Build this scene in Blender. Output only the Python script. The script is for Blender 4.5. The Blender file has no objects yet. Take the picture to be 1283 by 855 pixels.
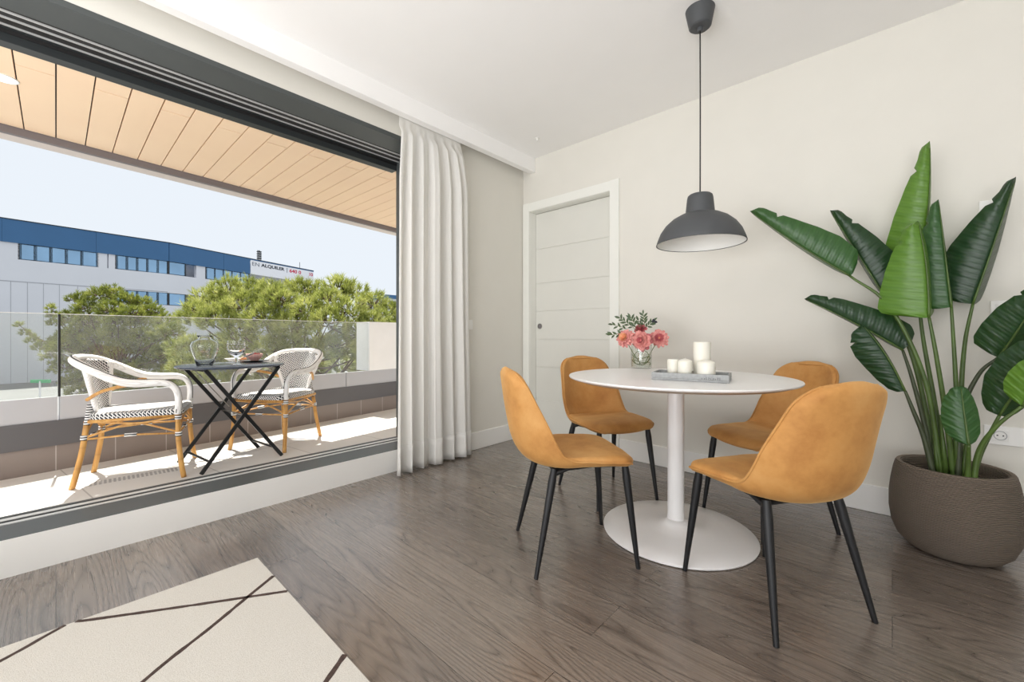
import bpy, bmesh, math, random
from mathutils import Vector, Matrix, noise
random.seed(7)
scene = bpy.context.scene
COL = scene.collection
PI = math.pi

# ------------------------------------------------------------------ camera and measuring helpers
FPX, CX, HY, CAMH = 521.8, 641.5, 420.0, 0.95
YAW = math.radians(132.402)
FW = Vector((math.cos(YAW), math.sin(YAW), 0))
RT = Vector((math.sin(YAW), -math.cos(YAW), 0))


def ray(px, py):
    return FW + RT * ((px - CX) / FPX) + Vector((0, 0, -(py - HY) / FPX))


def onZ(px, py, z):
    r = ray(px, py)
    t = (z - CAMH) / r.z
    return Vector((r.x * t, r.y * t, z))


def onY(px, py, y):
    r = ray(px, py)
    t = y / r.y
    return Vector((r.x * t, y, CAMH + r.z * t))


def onX(px, py, x):
    r = ray(px, py)
    t = x / r.x
    return Vector((x, r.y * t, CAMH + r.z * t))


def atD(px, py, D):
    r = ray(px, py) * D
    return Vector((r.x, r.y, CAMH + r.z))


def onPlane(px, py, p0, d):
    r = ray(px, py)
    n = Vector((-d[1], d[0]))
    t = (p0[0] * n.x + p0[1] * n.y) / (r.x * n.x + r.y * n.y)
    return Vector((r.x * t, r.y * t, CAMH + r.z * t))


cam_data = bpy.data.cameras.new('camera')
cam = bpy.data.objects.new('camera', cam_data)
COL.objects.link(cam)
cam.location = (0, 0, CAMH)
cam.rotation_euler = (PI / 2, 0, YAW - PI / 2)
cam_data.lens = FPX / 1283 * 36
cam_data.sensor_width = 36
cam_data.shift_y = -7.5 / 1283
cam_data.clip_start = 0.02
cam_data.clip_end = 500
scene.camera = cam


# ------------------------------------------------------------------ materials
def srgb(r, g, b):
    def c(v):
        v /= 255.0
        return v / 12.92 if v <= 0.04045 else ((v + 0.055) / 1.055) ** 2.4
    return (c(r), c(g), c(b), 1)


class NT:
    def __init__(self, name):
        self.m = bpy.data.materials.new(name)
        self.m.use_nodes = True
        self.t = self.m.node_tree
        self.t.nodes.clear()
        self.out = self.t.nodes.new('ShaderNodeOutputMaterial')

    def n(self, kind, **kw):
        nd = self.t.nodes.new('ShaderNode' + kind)
        for k, v in kw.items():
            if hasattr(nd, k) and not k.startswith('i_'):
                setattr(nd, k, v)
        return nd

    def l(self, a, b):
        self.t.links.new(a, b)

    def bsdf(self, **kw):
        b = self.n('BsdfPrincipled')
        for k, v in kw.items():
            b.inputs[k].default_value = v
        self.l(b.outputs[0], self.out.inputs[0])
        return b

    def math(self, op, a, b=None, c=None, clamp=False):
        nd = self.n('Math', operation=op)
        nd.use_clamp = clamp
        for i, v in enumerate((a, b, c)):
            if v is None:
                continue
            if isinstance(v, (int, float)):
                nd.inputs[i].default_value = v
            else:
                self.l(v, nd.inputs[i])
        return nd.outputs[0]

    def coord(self, scale=(1, 1, 1), kind='Object'):
        tc = self.n('TexCoord')
        mp = self.n('Mapping')
        self.l(tc.outputs[kind], mp.inputs[0])
        mp.inputs['Scale'].default_value = scale
        return mp.outputs[0]

    def noise(self, vec, scale=5, detail=3, rough=.5):
        nd = self.n('TexNoise')
        self.l(vec, nd.inputs['Vector'])
        nd.inputs['Scale'].default_value = scale
        nd.inputs['Detail'].default_value = detail
        nd.inputs['Roughness'].default_value = rough
        return nd.outputs['Fac']

    def ramp(self, fac, stops):
        nd = self.n('ValToRGB')
        e = nd.color_ramp.elements
        e[0].position, e[0].color = stops[0]
        e[1].position, e[1].color = stops[-1]
        for p, c in stops[1:-1]:
            x = e.new(p)
            x.color = c
        self.l(fac, nd.inputs[0])
        return nd.outputs[0]

    def mix(self, fac, a, b, mode='MIX'):
        nd = self.n('MixRGB', blend_type=mode)
        for i, v in enumerate((fac, a, b)):
            if isinstance(v, (int, float)):
                nd.inputs[i].default_value = v
            elif isinstance(v, tuple):
                nd.inputs[i].default_value = v
            else:
                self.l(v, nd.inputs[i])
        return nd.outputs[0]

    def bump(self, b, h, strength=.3, dist=.01):
        nd = self.n('Bump')
        nd.inputs['Strength'].default_value = strength
        nd.inputs['Distance'].default_value = dist
        self.l(h, nd.inputs['Height'])
        self.l(nd.outputs[0], b.inputs['Normal'])


def plain(name, col, rough=.5, metal=0, var=.06, nscale=6, bump=0, bscale=60, **kw):
    t = NT(name)
    b = t.bsdf(Roughness=rough, Metallic=metal, **kw)
    v = t.coord()
    c2 = tuple(min(1, x * (1 + var)) for x in col[:3]) + (1,)
    c1 = tuple(x * (1 - var) for x in col[:3]) + (1,)
    t.l(t.ramp(t.noise(v, nscale), [(.3, c1), (.7, c2)]), b.inputs['Base Color'])
    if bump:
        t.bump(b, t.noise(v, bscale), bump, .003)
    return t.m


M = {}
M['wall'] = plain('wall_paint', srgb(225, 222, 213), .85, var=.01, bump=.05, bscale=150)
M['ceil'] = plain('ceiling_paint', srgb(249, 248, 246), .9, var=.005)
M['white'] = plain('white_lacquer', srgb(238, 237, 233), .35, var=.005)
M['door'] = plain('white_door_paint', srgb(236, 236, 229), .4, var=.01)
M['doorpanel'] = plain('door_panel_paint', srgb(222, 221, 213), .45, var=.01)
M['table_white'] = plain('table_white', srgb(240, 239, 238), .28, var=.005)
M['edge'] = plain('tabletop_edge', srgb(205, 190, 172), .5, var=.02)  # brownish light on the white top's underside, put into the colour
M['anth'] = plain('anthracite_aluminium', srgb(78, 82, 82), .42, .15, var=.03)
M['anth_dark'] = plain('dark_anthracite', srgb(50, 54, 55), .4, .1, var=.03)
M['black_ch'] = plain('black_channel', srgb(28, 27, 27), .6, var=.05)
M['rail'] = plain('steel_rail', srgb(225, 225, 222), .3, .4, var=.02)
M['blackmetal'] = plain('black_powder_metal', srgb(17, 18, 20), .5, .0, var=.05)
M['steel'] = plain('steel', srgb(150, 148, 142), .3, .9, var=.05)
M['lampgrey'] = plain('lamp_grey', srgb(72, 74, 76), .55, var=.02)
M['lampwhite'] = plain('lamp_inside_white', srgb(240, 240, 236), .5, var=.01)
M['plastic'] = plain('white_plastic', srgb(240, 239, 235), .35, var=.005)
M['parlight'] = plain('parapet_pale', srgb(182, 183, 188), .4, var=.02, nscale=2)
M['pardark'] = plain('parapet_dark', srgb(92, 91, 94), .5, var=.03, nscale=3)
M['fascia'] = plain('fascia_grey', srgb(120, 114, 116), .5, var=.03)
M['fascia2'] = plain('fascia_pale', srgb(215, 205, 198), .5, var=.02)
M['plaster'] = plain('outside_plaster', srgb(246, 246, 246), .85, var=.02)
M['wax'] = plain('candle_wax', srgb(228, 225, 213), .45, var=.01, **{'Subsurface Weight': .1, 'Subsurface Radius': (.02, .015, .01)})
M['tray'] = plain('concrete_tray', srgb(160, 162, 162), .8, var=.12, nscale=70, bump=.2, bscale=120)
M['ink'] = plain('faint_stamp', srgb(110, 112, 112), .8)
M['stemgreen'] = plain('flower_stem', srgb(92, 108, 44), .5, var=.15, nscale=40)
M['sprig'] = plain('sprig_leaf', srgb(72, 90, 58), .5, var=.35, nscale=60)
M['berry'] = plain('dark_berry', srgb(45, 45, 55), .35)
M['black_tbl'] = plain('folding_table_black', srgb(42, 44, 46), .35, .3, var=.05)
M['tbl_top'] = plain('folding_table_top', srgb(72, 80, 92), .25, .2, var=.05)
M['china'] = plain('white_china', srgb(240, 238, 236), .25, var=.01)
M['pinkbowl'] = plain('pink_speckled_bowl', srgb(225, 178, 172), .3, var=.25, nscale=120)
M['redberry'] = plain('red_berry', srgb(190, 40, 40), .3)
M['bread'] = plain('bread', srgb(205, 140, 90), .7, var=.2, nscale=80)
M['asphalt'] = plain('asphalt', srgb(120, 122, 122), .9, var=.08, nscale=.6)
M['bark'] = plain('bark', srgb(92, 74, 58), .9, var=.3, nscale=14, bump=.5, bscale=30)
M['bluepanel'] = plain('blue_cladding', srgb(50, 98, 142), .45, var=.03, nscale=.8)
M['facade'] = plain('grey_cladding', srgb(212, 214, 220), .6, var=.02, nscale=.5)
M['frame_d'] = plain('dark_window_frame', srgb(38, 42, 46), .5)
M['joint'] = plain('panel_joint', srgb(168, 170, 176), .7)
M['greensign'] = plain('green_sign', srgb(40, 170, 110), .5)
M['signwhite'] = plain('banner_white', srgb(236, 236, 240), .7, var=.01)
M['signdark'] = plain('banner_dark_letters', srgb(48, 52, 62), .7)
M['signgrey'] = plain('banner_grey_letters', srgb(120, 124, 132), .7)
M['signred'] = plain('banner_red_letters', srgb(206, 60, 84), .7)
M['soil'] = plain('dark_soil', srgb(42, 38, 34), .95, var=.4, nscale=60, bump=.6, bscale=90)
M['socket_dark'] = plain('socket_hole', srgb(50, 48, 46), .6)
M['grate'] = plain('drain_grate', srgb(172, 170, 168), .5, var=.03)
M['water'] = None


def emissive(name, col, s):
    t = NT(name)
    b = t.bsdf(Roughness=.5)
    b.inputs['Base Color'].default_value = col
    b.inputs['Emission Color'].default_value = col
    b.inputs['Emission Strength'].default_value = s
    return t.m


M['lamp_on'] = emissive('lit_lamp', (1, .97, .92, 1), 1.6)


def glass_pane(name, tint=(.93, .97, .95, 1), refl=1.0, haze=0.0):
    t = NT(name)
    tr = t.n('BsdfTransparent')
    tr.inputs[0].default_value = tint
    gl = t.n('BsdfGlossy')
    gl.inputs['Roughness'].default_value = .01
    lw = t.n('LayerWeight')
    lw.inputs['Blend'].default_value = .5
    mx = t.n('MixShader')
    t.l(t.math('MULTIPLY', t.math('MULTIPLY_ADD', t.math('POWER', lw.outputs['Facing'], 4), .75, .045), refl, clamp=True), mx.inputs[0])
    t.l(tr.outputs[0], mx.inputs[1])
    t.l(gl.outputs[0], mx.inputs[2])
    last = mx.outputs[0]
    if haze:
        df = t.n('BsdfDiffuse')
        df.inputs[0].default_value = (.9, .9, .88, 1)
        m2 = t.n('MixShader')
        v = t.coord()
        t.l(t.math('MULTIPLY', t.noise(v, 3), haze * 2), m2.inputs[0])
        t.l(last, m2.inputs[1])
        t.l(df.outputs[0], m2.inputs[2])
        last = m2.outputs[0]
    t.l(last, t.out.inputs[0])
    return t.m


M['glass'] = glass_pane('balustrade_glass', (.95, .965, .95, 1), 1.2, .06)
M['clear'] = glass_pane('clear_glass', (.965, .975, .965, 1), 1.0)

M['officeglass'] = plain('office_window_glass', srgb(140, 175, 205), .12, .55, var=.12, nscale=.5)


def real_glass(name, ior=1.45, col=(1, 1, 1, 1)):
    t = NT(name)
    b = t.bsdf(Roughness=0, IOR=ior)
    b.inputs['Base Color'].default_value = col
    b.inputs['Transmission Weight'].default_value = 1
    return t.m


M['pitcherglass'] = real_glass('pitcher_glass', 1.22)
M['gobletglass'] = real_glass('goblet_glass', 1.25)
M['liquid'] = glass_pane('water', (.975, .985, .965, 1), .5)

# oak floor -----------------------------------------------------------
t = NT('oak_floor')
b = t.bsdf()
v = t.coord()
brick = t.n('TexBrick')
brick.offset = .37
brick.offset_frequency = 2
t.l(v, brick.inputs['Vector'])
brick.inputs['Color1'].default_value = (0, 0, 0, 1)
brick.inputs['Color2'].default_value = (1, 1, 1, 1)
brick.inputs['Mortar'].default_value = (0, 0, 0, 1)
brick.inputs['Scale'].default_value = 1
brick.inputs['Mortar Size'].default_value = .0011
brick.inputs['Mortar Smooth'].default_value = .1
brick.inputs['Brick Width'].default_value = 1.9
brick.inputs['Row Height'].default_value = .19
bid = t.n('RGBToBW')
t.l(brick.outputs['Color'], bid.inputs[0])
sep = t.n('SeparateXYZ')
t.l(v, sep.inputs[0])
cmb = t.n('CombineXYZ')
t.l(t.math('MULTIPLY', sep.outputs[0], .75), cmb.inputs[0])
t.l(t.math('MULTIPLY', sep.outputs[1], 7.0), cmb.inputs[1])
t.l(t.math('MULTIPLY', bid.outputs[0], 40), cmb.inputs[2])
nz = t.noise(cmb.outputs[0], 1.2, .9, .4)
rings = t.math('POWER', t.math('ABSOLUTE', t.math('SINE', t.math('MULTIPLY', nz, 56))), .42)
cmb2 = t.n('CombineXYZ')
t.l(t.math('MULTIPLY', sep.outputs[0], 2.5), cmb2.inputs[0])
t.l(t.math('MULTIPLY', sep.outputs[1], 120), cmb2.inputs[1])
t.l(bid.outputs[0], cmb2.inputs[2])
fine = t.noise(cmb2.outputs[0], 1, 3, .6)
base = t.ramp(bid.outputs[0], [(0, srgb(112, 101, 92)), (.5, srgb(128, 116, 106)), (1, srgb(142, 130, 119))])
c1 = t.mix(t.math('MULTIPLY', t.math('SUBTRACT', 1.0, rings), .95), base, srgb(62, 53, 47))
c2 = t.mix(t.math('MULTIPLY', fine, .22), c1, srgb(86, 76, 68))
c3 = t.mix(brick.outputs['Fac'], c2, srgb(48, 41, 36))
t.l(c3, b.inputs['Base Color'])
t.l(t.math('MULTIPLY_ADD', fine, .05, .25), b.inputs['Roughness'])
b.inputs['Specular IOR Level'].default_value = 1.0
b.inputs['Coat Weight'].default_value = .5
b.inputs['Coat Roughness'].default_value = .2
hh = t.math('ADD', t.math('MULTIPLY', rings, .8), t.math('MULTIPLY', fine, .15))
t.bump(b, t.math('SUBTRACT', hh, t.math('MULTIPLY', brick.outputs['Fac'], 1.0)), .22, .002)
M['oak'] = t.m

# balcony tile floor ---------------------------------------------------
def tiles(name, c, cj, w, h, rough=.5, mortar=.004, rot=0.0, axes='XY'):
    t = NT(name)
    b = t.bsdf(Roughness=rough)
    v = t.coord()
    sep = t.n('SeparateXYZ')
    t.l(v, sep.inputs[0])
    cm = t.n('CombineXYZ')
    t.l(sep.outputs['XYZ'.index(axes[0])], cm.inputs[0])
    t.l(sep.outputs['XYZ'.index(axes[1])], cm.inputs[1])
    mp = t.n('Mapping')
    t.l(cm.outputs[0], mp.inputs[0])
    mp.inputs['Rotation'].default_value = (0, 0, rot)
    br = t.n('TexBrick')
    br.offset = 0
    t.l(mp.outputs[0], br.inputs['Vector'])
    br.inputs['Scale'].default_value = 1
    br.inputs['Mortar Size'].default_value = mortar
    br.inputs['Brick Width'].default_value = w
    br.inputs['Row Height'].default_value = h
    br.inputs['Color1'].default_value = c
    br.inputs['Color2'].default_value = tuple(x * .93 for x in c[:3]) + (1,)
    br.inputs['Mortar'].default_value = cj
    nz = t.noise(v, 7, 4)
    t.l(t.mix(t.math('MULTIPLY', nz, .15), br.outputs['Color'], tuple(x * .7 for x in c[:3]) + (1,)), b.inputs['Base Color'])
    return t.m


M['btile'] = tiles('balcony_floor_tile', srgb(228, 225, 221), srgb(186, 182, 178), .6, .6, .55, rot=-.137)
M['walltile'] = tiles('parapet_tile', srgb(140, 128, 122), srgb(190, 182, 176), .30, .9, .4, mortar=.003, axes='YZ')
# orange balcony panels
M['orange'] = plain('orange_ceiling_panel', srgb(255, 224, 190), .5, var=.02, nscale=3)

# velvet ---------------------------------------------------------------
def velvet(name, c1, c2, c3):
    t = NT(name)
    b = t.bsdf(Roughness=.75)
    b.inputs['Sheen Weight'].default_value = .55
    b.inputs['Sheen Roughness'].default_value = .35
    b.inputs['Sheen Tint'].default_value = srgb(255, 214, 150)
    v = t.coord()
    n1 = t.noise(v, 5.5, 5, .65)
    t.l(t.ramp(n1, [(.32, c1), (.5, c2), (.68, c3)]), b.inputs['Base Color'])
    t.bump(b, t.noise(v, 260, 2), .12, .001)
    return t.m


M['velvet'] = velvet('mustard_velvet', srgb(172, 118, 60), srgb(194, 140, 76), srgb(204, 154, 92))

# pot ------------------------------------------------------------------
t = NT('ribbed_pot')
b = t.bsdf(Roughness=.75)
v = t.coord()
sep = t.n('SeparateXYZ')
t.l(v, sep.inputs[0])
wob = t.math('MULTIPLY', t.noise(v, 9), 1.6)
lines = t.math('SINE', t.math('ADD', t.math('MULTIPLY', sep.outputs[2], 900), wob))
t.l(t.mix(t.math('MULTIPLY_ADD', lines, .18, .3), srgb(134, 120, 106), t.ramp(t.noise(v, 5), [(.3, srgb(84, 74, 64)), (.75, srgb(118, 105, 93))])), b.inputs['Base Color'])
t.bump(b, lines, .9, .004)
M['pot'] = t.m

# leaves ---------------------------------------------------------------
def leafmat(name, c1, c2):
    t = NT(name)
    b = t.bsdf(Roughness=.38)
    b.inputs['Transmission Weight'].default_value = 0
    uv = t.coord(kind='UV')
    sep = t.n('SeparateXYZ')
    t.l(uv, sep.inputs[0])
    # side veins run slanted from the midrib
    vv = t.math('ADD', t.math('MULTIPLY', sep.outputs[1], 420), t.math('MULTIPLY', t.math('ABSOLUTE', sep.outputs[0]), -16))
    w = t.math('SINE', vv)
    w2 = t.math('SINE', t.math('MULTIPLY', vv, .37))
    col = t.mix(t.math('MULTIPLY_ADD', w2, .14, .5), c1, c2)
    col = t.mix(t.math('MULTIPLY_ADD', w, .08, .08), col, tuple(x * .55 for x in c1[:3]) + (1,))
    t.l(col, b.inputs['Base Color'])
    t.bump(b, t.math('ADD', w2, t.math('MULTIPLY', w, .4)), .22, .003)
    tl = t.n('BsdfTranslucent')
    t.l(t.mix(.5, col, srgb(150, 190, 60)), tl.inputs[0])
    mx = t.n('MixShader')
    mx.inputs[0].default_value = .12
    t.l(b.outputs[0], mx.inputs[1])
    t.l(tl.outputs[0], mx.inputs[2])
    t.l(mx.outputs[0], t.out.inputs[0])
    return t.m


M['leaf_dark'] = leafmat('leaf_dark', srgb(20, 48, 27), srgb(33, 68, 39))
M['leaf_mid'] = leafmat('leaf_mid', srgb(40, 80, 38), srgb(60, 100, 50))
M['leaf_light'] = leafmat('leaf_light', srgb(78, 120, 38), srgb(104, 144, 50))
M['stalk'] = plain('leaf_stalk', srgb(74, 96, 42), .45, var=.25, nscale=9)
M['stalk_dark'] = plain('leaf_stalk_dark', srgb(60, 68, 44), .5, var=.25, nscale=9)

# rug ------------------------------------------------------------------
t = NT('rug_weave')
b = t.bsdf(Roughness=.95)
v = t.coord()
weave = t.noise(t.coord((260, 420, 100)), 1, 2)
t.l(t.ramp(weave, [(.3, srgb(192, 187, 177)), (.55, srgb(212, 208, 200)), (.8, srgb(222, 219, 212))]), b.inputs['Base Color'])
t.bump(b, weave, .4, .002)
M['rug'] = t.m
M['rugline'] = plain('rug_dark_line', srgb(74, 58, 52), .95, var=.3, nscale=120, bump=.5, bscale=300)

# curtain --------------------------------------------------------------
t = NT('sheer_curtain')
b = t.bsdf(Roughness=.9)
v = t.coord((1, 1, 1))
b.inputs['Base Color'].default_value = srgb(250, 249, 246)
tl = t.n('BsdfTranslucent')
tl.inputs[0].default_value = srgb(252, 251, 248)
mx = t.n('MixShader')
mx.inputs[0].default_value = .5
t.l(b.outputs[0], mx.inputs[1])
t.l(tl.outputs[0], mx.inputs[2])
t.bump(b, t.noise(v, 400, 2), .15, .001)
t.l(mx.outputs[0], t.out.inputs[0])
M['curtain'] = t.m

# wicker ---------------------------------------------------------------
def wicker(name, axes='XZ', pitch=.0135, chev=1.0, th=.52):
    t = NT(name)
    b = t.bsdf(Roughness=.6)
    v = t.coord()
    sep = t.n('SeparateXYZ')
    t.l(v, sep.inputs[0])
    a = sep.outputs['XYZ'.index(axes[0])]
    c = sep.outputs['XYZ'.index(axes[1])]
    if axes == 'XY':
        c = t.math('ADD', c, sep.outputs[2])
    ab = t.math('ABSOLUTE', a)
    u1 = t.math('DIVIDE', t.math('ADD', t.math('MULTIPLY', c, 1.0), t.math('MULTIPLY', ab, chev)), pitch * 1.5)
    u2 = t.math('DIVIDE', t.math('ADD', ab, t.math('MULTIPLY', sep.outputs[1], .6)) if axes == 'XY' else ab, pitch)
    f1 = t.math('ABSOLUTE', t.math('SUBTRACT', t.math('FRACT', u1), .5))
    f2 = t.math('ABSOLUTE', t.math('SUBTRACT', t.math('FRACT', u2), .5))
    dot = t.math('LESS_THAN', t.math('MAXIMUM', f1, t.math('MULTIPLY', f2, .8)), th * .62)
    t.l(t.mix(dot, srgb(242, 241, 238), srgb(40, 42, 52)), b.inputs['Base Color'])
    t.bump(b, t.math('ADD', f1, f2), .4, .003)
    return t.m


M['wick_back'] = wicker('wicker_back', 'XZ')
M['wick_seat'] = wicker('wicker_seat', 'XY')
t = NT('white_binding')
b = t.bsdf(Roughness=.55)
v = t.coord((1, 1, 1))
w = t.n('TexWave')
t.l(v, w.inputs[0])
w.inputs['Scale'].default_value = 45
w.inputs['Distortion'].default_value = .5
t.l(t.ramp(w.outputs['Fac'], [(.0, srgb(228, 226, 223)), (.4, srgb(248, 247, 245))]), b.inputs['Base Color'])
t.bump(b, w.outputs['Fac'], .3, .002)
M['binding'] = t.m
t = NT('striped_binding')
b = t.bsdf(Roughness=.55)
v = t.coord()
sep = t.n('SeparateXYZ')
t.l(v, sep.inputs[0])
s = t.math('GREATER_THAN', t.math('SINE', t.math('MULTIPLY', sep.outputs[2], 420)), .1)
t.l(t.mix(s, srgb(240, 240, 238), srgb(32, 33, 40)), b.inputs['Base Color'])
M['stripe'] = t.m
t = NT('rattan_cane')
b = t.bsdf(Roughness=.4)
v = t.coord()
sep = t.n('SeparateXYZ')
t.l(v, sep.inputs[0])
ring = t.math('POWER', t.math('ABSOLUTE', t.math('SINE', t.math('MULTIPLY', sep.outputs[2], 26))), .08)
n1 = t.noise(t.coord((40, 40, 5)), 1, 3)
t.l(t.mix(ring, srgb(90, 56, 26), t.ramp(n1, [(.3, srgb(186, 132, 66)), (.7, srgb(220, 172, 100))])), b.inputs['Base Color'])
M['rattan'] = t.m

# flowers
def petal(name, c1, c2):
    t = NT(name)
    b = t.bsdf(Roughness=.6)
    b.inputs['Subsurface Weight'].default_value = .1
    b.inputs['Subsurface Radius'].default_value = (.01, .005, .005)
    t.l(t.ramp(t.noise(t.coord(), 70, 2), [(.3, c1), (.7, c2)]), b.inputs['Base Color'])
    return t.m


M['petal_pink'] = petal('petal_pink', srgb(206, 122, 118), srgb(232, 164, 154))
M['petal_rose'] = petal('petal_rose', srgb(170, 78, 88), srgb(206, 116, 116))
M['petal_orange'] = petal('petal_orange', srgb(214, 128, 96), srgb(232, 172, 126))

# pine needles
def needles(name, c1, c2, c3):
    t = NT(name)
    b = t.bsdf(Roughness=.6)
    v = t.coord()
    col = t.ramp(t.noise(v, 3.2, 4, .7), [(.32, c1), (.5, c2), (.68, c3)])
    t.l(col, b.inputs['Base Color'])
    tl = t.n('BsdfTranslucent')
    t.l(col, tl.inputs[0])
    mx = t.n('MixShader')
    mx.inputs[0].default_value = .3
    t.l(b.outputs[0], mx.inputs[1])
    t.l(tl.outputs[0], mx.inputs[2])
    t.l(mx.outputs[0], t.out.inputs[0])
    return t.m


M['needle_a'] = needles('pine_needles_bright', srgb(104, 114, 54), srgb(160, 168, 84), srgb(208, 208, 132))
M['needle_b'] = needles('pine_needles_dark', srgb(92, 102, 44), srgb(134, 144, 62), srgb(176, 178, 92))


# ------------------------------------------------------------------ mesh helpers
class MB:
    def __init__(self):
        self.v, self.f, self.mi, self.uv = [], [], [], None
        self.cur = 0

    def add(self, vs, fs):
        o = len(self.v)
        self.v += [tuple(p) for p in vs]
        for f in fs:
            self.f.append(tuple(o + i for i in f))
            self.mi.append(self.cur)
        return self

    def box(self, x0, x1, y0, y1, z0, z1):
        vs = [(x, y, z) for z in (z0, z1) for y in (y0, y1) for x in (x0, x1)]
        return self.add(vs, [(0, 2, 3, 1), (4, 5, 7, 6), (0, 1, 5, 4), (2, 6, 7, 3), (0, 4, 6, 2), (1, 3, 7, 5)])

    def prism(self, pts, z0, z1):
        n = len(pts)
        a = sum(pts[i][0] * pts[(i + 1) % n][1] - pts[(i + 1) % n][0] * pts[i][1] for i in range(n))
        if a < 0:
            pts = pts[::-1]
        vs = [(p[0], p[1], z0) for p in pts] + [(p[0], p[1], z1) for p in pts]
        fs = [tuple(range(n - 1, -1, -1)), tuple(range(n, 2 * n))] + [(i, (i + 1) % n, n + (i + 1) % n, n + i) for i in range(n)]
        return self.add(vs, fs)

    def slab(self, p, q, th, z0, z1, side=1):
        """upright slab from p to q (xy), thickness th to the left (side=1) of p->q"""
        p, q = Vector(p[:2]), Vector(q[:2])
        d = (q - p).normalized()
        n = Vector((-d.y, d.x)) * th * side
        return self.prism([p, q, q + n, p + n], z0, z1)

    def tube(self, path, rad, n=10, cap=True, squash=None):
        path = [Vector(p) for p in path]
        if isinstance(rad, (int, float)):
            rad = [rad] * len(path)
        vs, fs = [], []
        up = None
        for i, p in enumerate(path):
            t = (path[min(i + 1, len(path) - 1)] - path[max(i - 1, 0)]).normalized()
            if up is None:
                up = Vector((0, 0, 1)) if abs(t.z) < .9 else Vector((1, 0, 0))
            a = t.cross(up).normalized()
            bb = a.cross(t).normalized()
            up = bb
            for k in range(n):
                th = 2 * PI * k / n
                vs.append(p + (a * math.cos(th) + bb * math.sin(th) * (squash or 1)) * rad[i])
        for i in range(len(path) - 1):
            for k in range(n):
                k2 = (k + 1) % n
                fs.append((i * n + k, i * n + k2, (i + 1) * n + k2, (i + 1) * n + k))
        if cap:
            fs.append(tuple(range(n - 1, -1, -1)))
            o = (len(path) - 1) * n
            fs.append(tuple(range(o, o + n)))
        return self.add(vs, fs)

    def lathe(self, prof, n=48, c=(0, 0, 0), cap0=True, cap1=True):
        vs, fs = [], []
        for r, z in prof:
            for k in range(n):
                a = 2 * PI * k / n
                vs.append((c[0] + r * math.cos(a), c[1] + r * math.sin(a), c[2] + z))
        for i in range(len(prof) - 1):
            for k in range(n):
                k2 = (k + 1) % n
                fs.append((i * n + k, i * n + k2, (i + 1) * n + k2, (i + 1) * n + k))
        if cap0:
            fs.append(tuple(range(n - 1, -1, -1)))
        if cap1:
            o = (len(prof) - 1) * n
            fs.append(tuple(range(o, o + n)))
        return self.add(vs, fs)

    def grid(self, fn, nu, nv, closed_v=False):
        vs = [fn(i / nu, j / nv) for i in range(nu + 1) for j in range(nv + (0 if closed_v else 1))]
        w = nv + (0 if closed_v else 1)
        fs = []
        for i in range(nu):
            for j in range(nv):
                j2 = (j + 1) % w
                fs.append((i * w + j, i * w + j2, (i + 1) * w + j2, (i + 1) * w + j))
        return self.add(vs, fs)

    def ball(self, c, r, n=12, sz=1.0):
        prof = [(max(1e-5, r * math.sin(PI * i / n)), -r * sz * math.cos(PI * i / n)) for i in range(n + 1)]
        return self.lathe(prof, n * 2, c)

    def build(self, name, mat, parent=None, smooth=False, bevel=0, seg=2, auto=None, solid=0, offset=-1, sub=0, weld=False):
        me = bpy.data.meshes.new(name)
        me.from_pydata(self.v, [], self.f)
        mats = mat if isinstance(mat, (list, tuple)) else [mat]
        for m in mats:
            me.materials.append(m)
        if len(mats) > 1:
            me.polygons.foreach_set('material_index', self.mi)
        if weld:
            bm = bmesh.new()
            bm.from_mesh(me)
            bmesh.ops.remove_doubles(bm, verts=bm.verts, dist=1e-5)
            bmesh.ops.recalc_face_normals(bm, faces=bm.faces)
            bm.to_mesh(me)
            bm.free()
        if smooth:
            me.polygons.foreach_set('use_smooth', [True] * len(me.polygons))
        if auto and smooth:
            try:
                me.set_sharp_from_angle(angle=math.radians(auto))
            except Exception:
                pass
        me.update()
        o = bpy.data.objects.new(name, me)
        COL.objects.link(o)
        if parent is not None:
            o.parent = parent
        if solid:
            md = o.modifiers.new('solid', 'SOLIDIFY')
            md.thickness = solid
            md.offset = offset
        if bevel:
            md = o.modifiers.new('bevel', 'BEVEL')
            md.width = bevel
            md.segments = seg
            md.limit_method = 'ANGLE'
        if sub:
            md = o.modifiers.new('sub', 'SUBSURF')
            md.levels = md.render_levels = sub
        return o


def tag(o, label=None, cat=None, group=None, kind=None):
    if label:
        o['label'] = label
    if cat:
        o['category'] = cat
    if group:
        o['group'] = group
    if kind:
        o['kind'] = kind
    return o


def empty(name, loc=(0, 0, 0), rz=0, **kw):
    o = bpy.data.objects.new(name, None)
    COL.objects.link(o)
    o.location = loc
    o.rotation_euler = (0, 0, rz)
    o.empty_display_size = .05
    return tag(o, **kw)


def kids(o):
    return [c for c in bpy.data.objects if c.parent == o]


def copy_tree(o, parent=None):
    c = o.copy()
    COL.objects.link(c)
    if parent is not None:
        c.parent = parent
    for ch in kids(o):
        copy_tree(ch, c)
    return c


def bez(pts, n=12):
    """Catmull-Rom through pts"""
    P = [Vector(p) for p in pts]
    P = [P[0] * 2 - P[1]] + P + [P[-1] * 2 - P[-2]]
    out = []
    for i in range(1, len(P) - 2):
        for k in range(n):
            t = k / n
            a, b_, c, d = P[i - 1], P[i], P[i + 1], P[i + 2]
            out.append(.5 * ((2 * b_) + (c - a) * t + (2 * a - 5 * b_ + 4 * c - d) * t * t + (-a + 3 * b_ - 3 * c + d) * t ** 3))
    out.append(P[-2])
    return out


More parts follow.
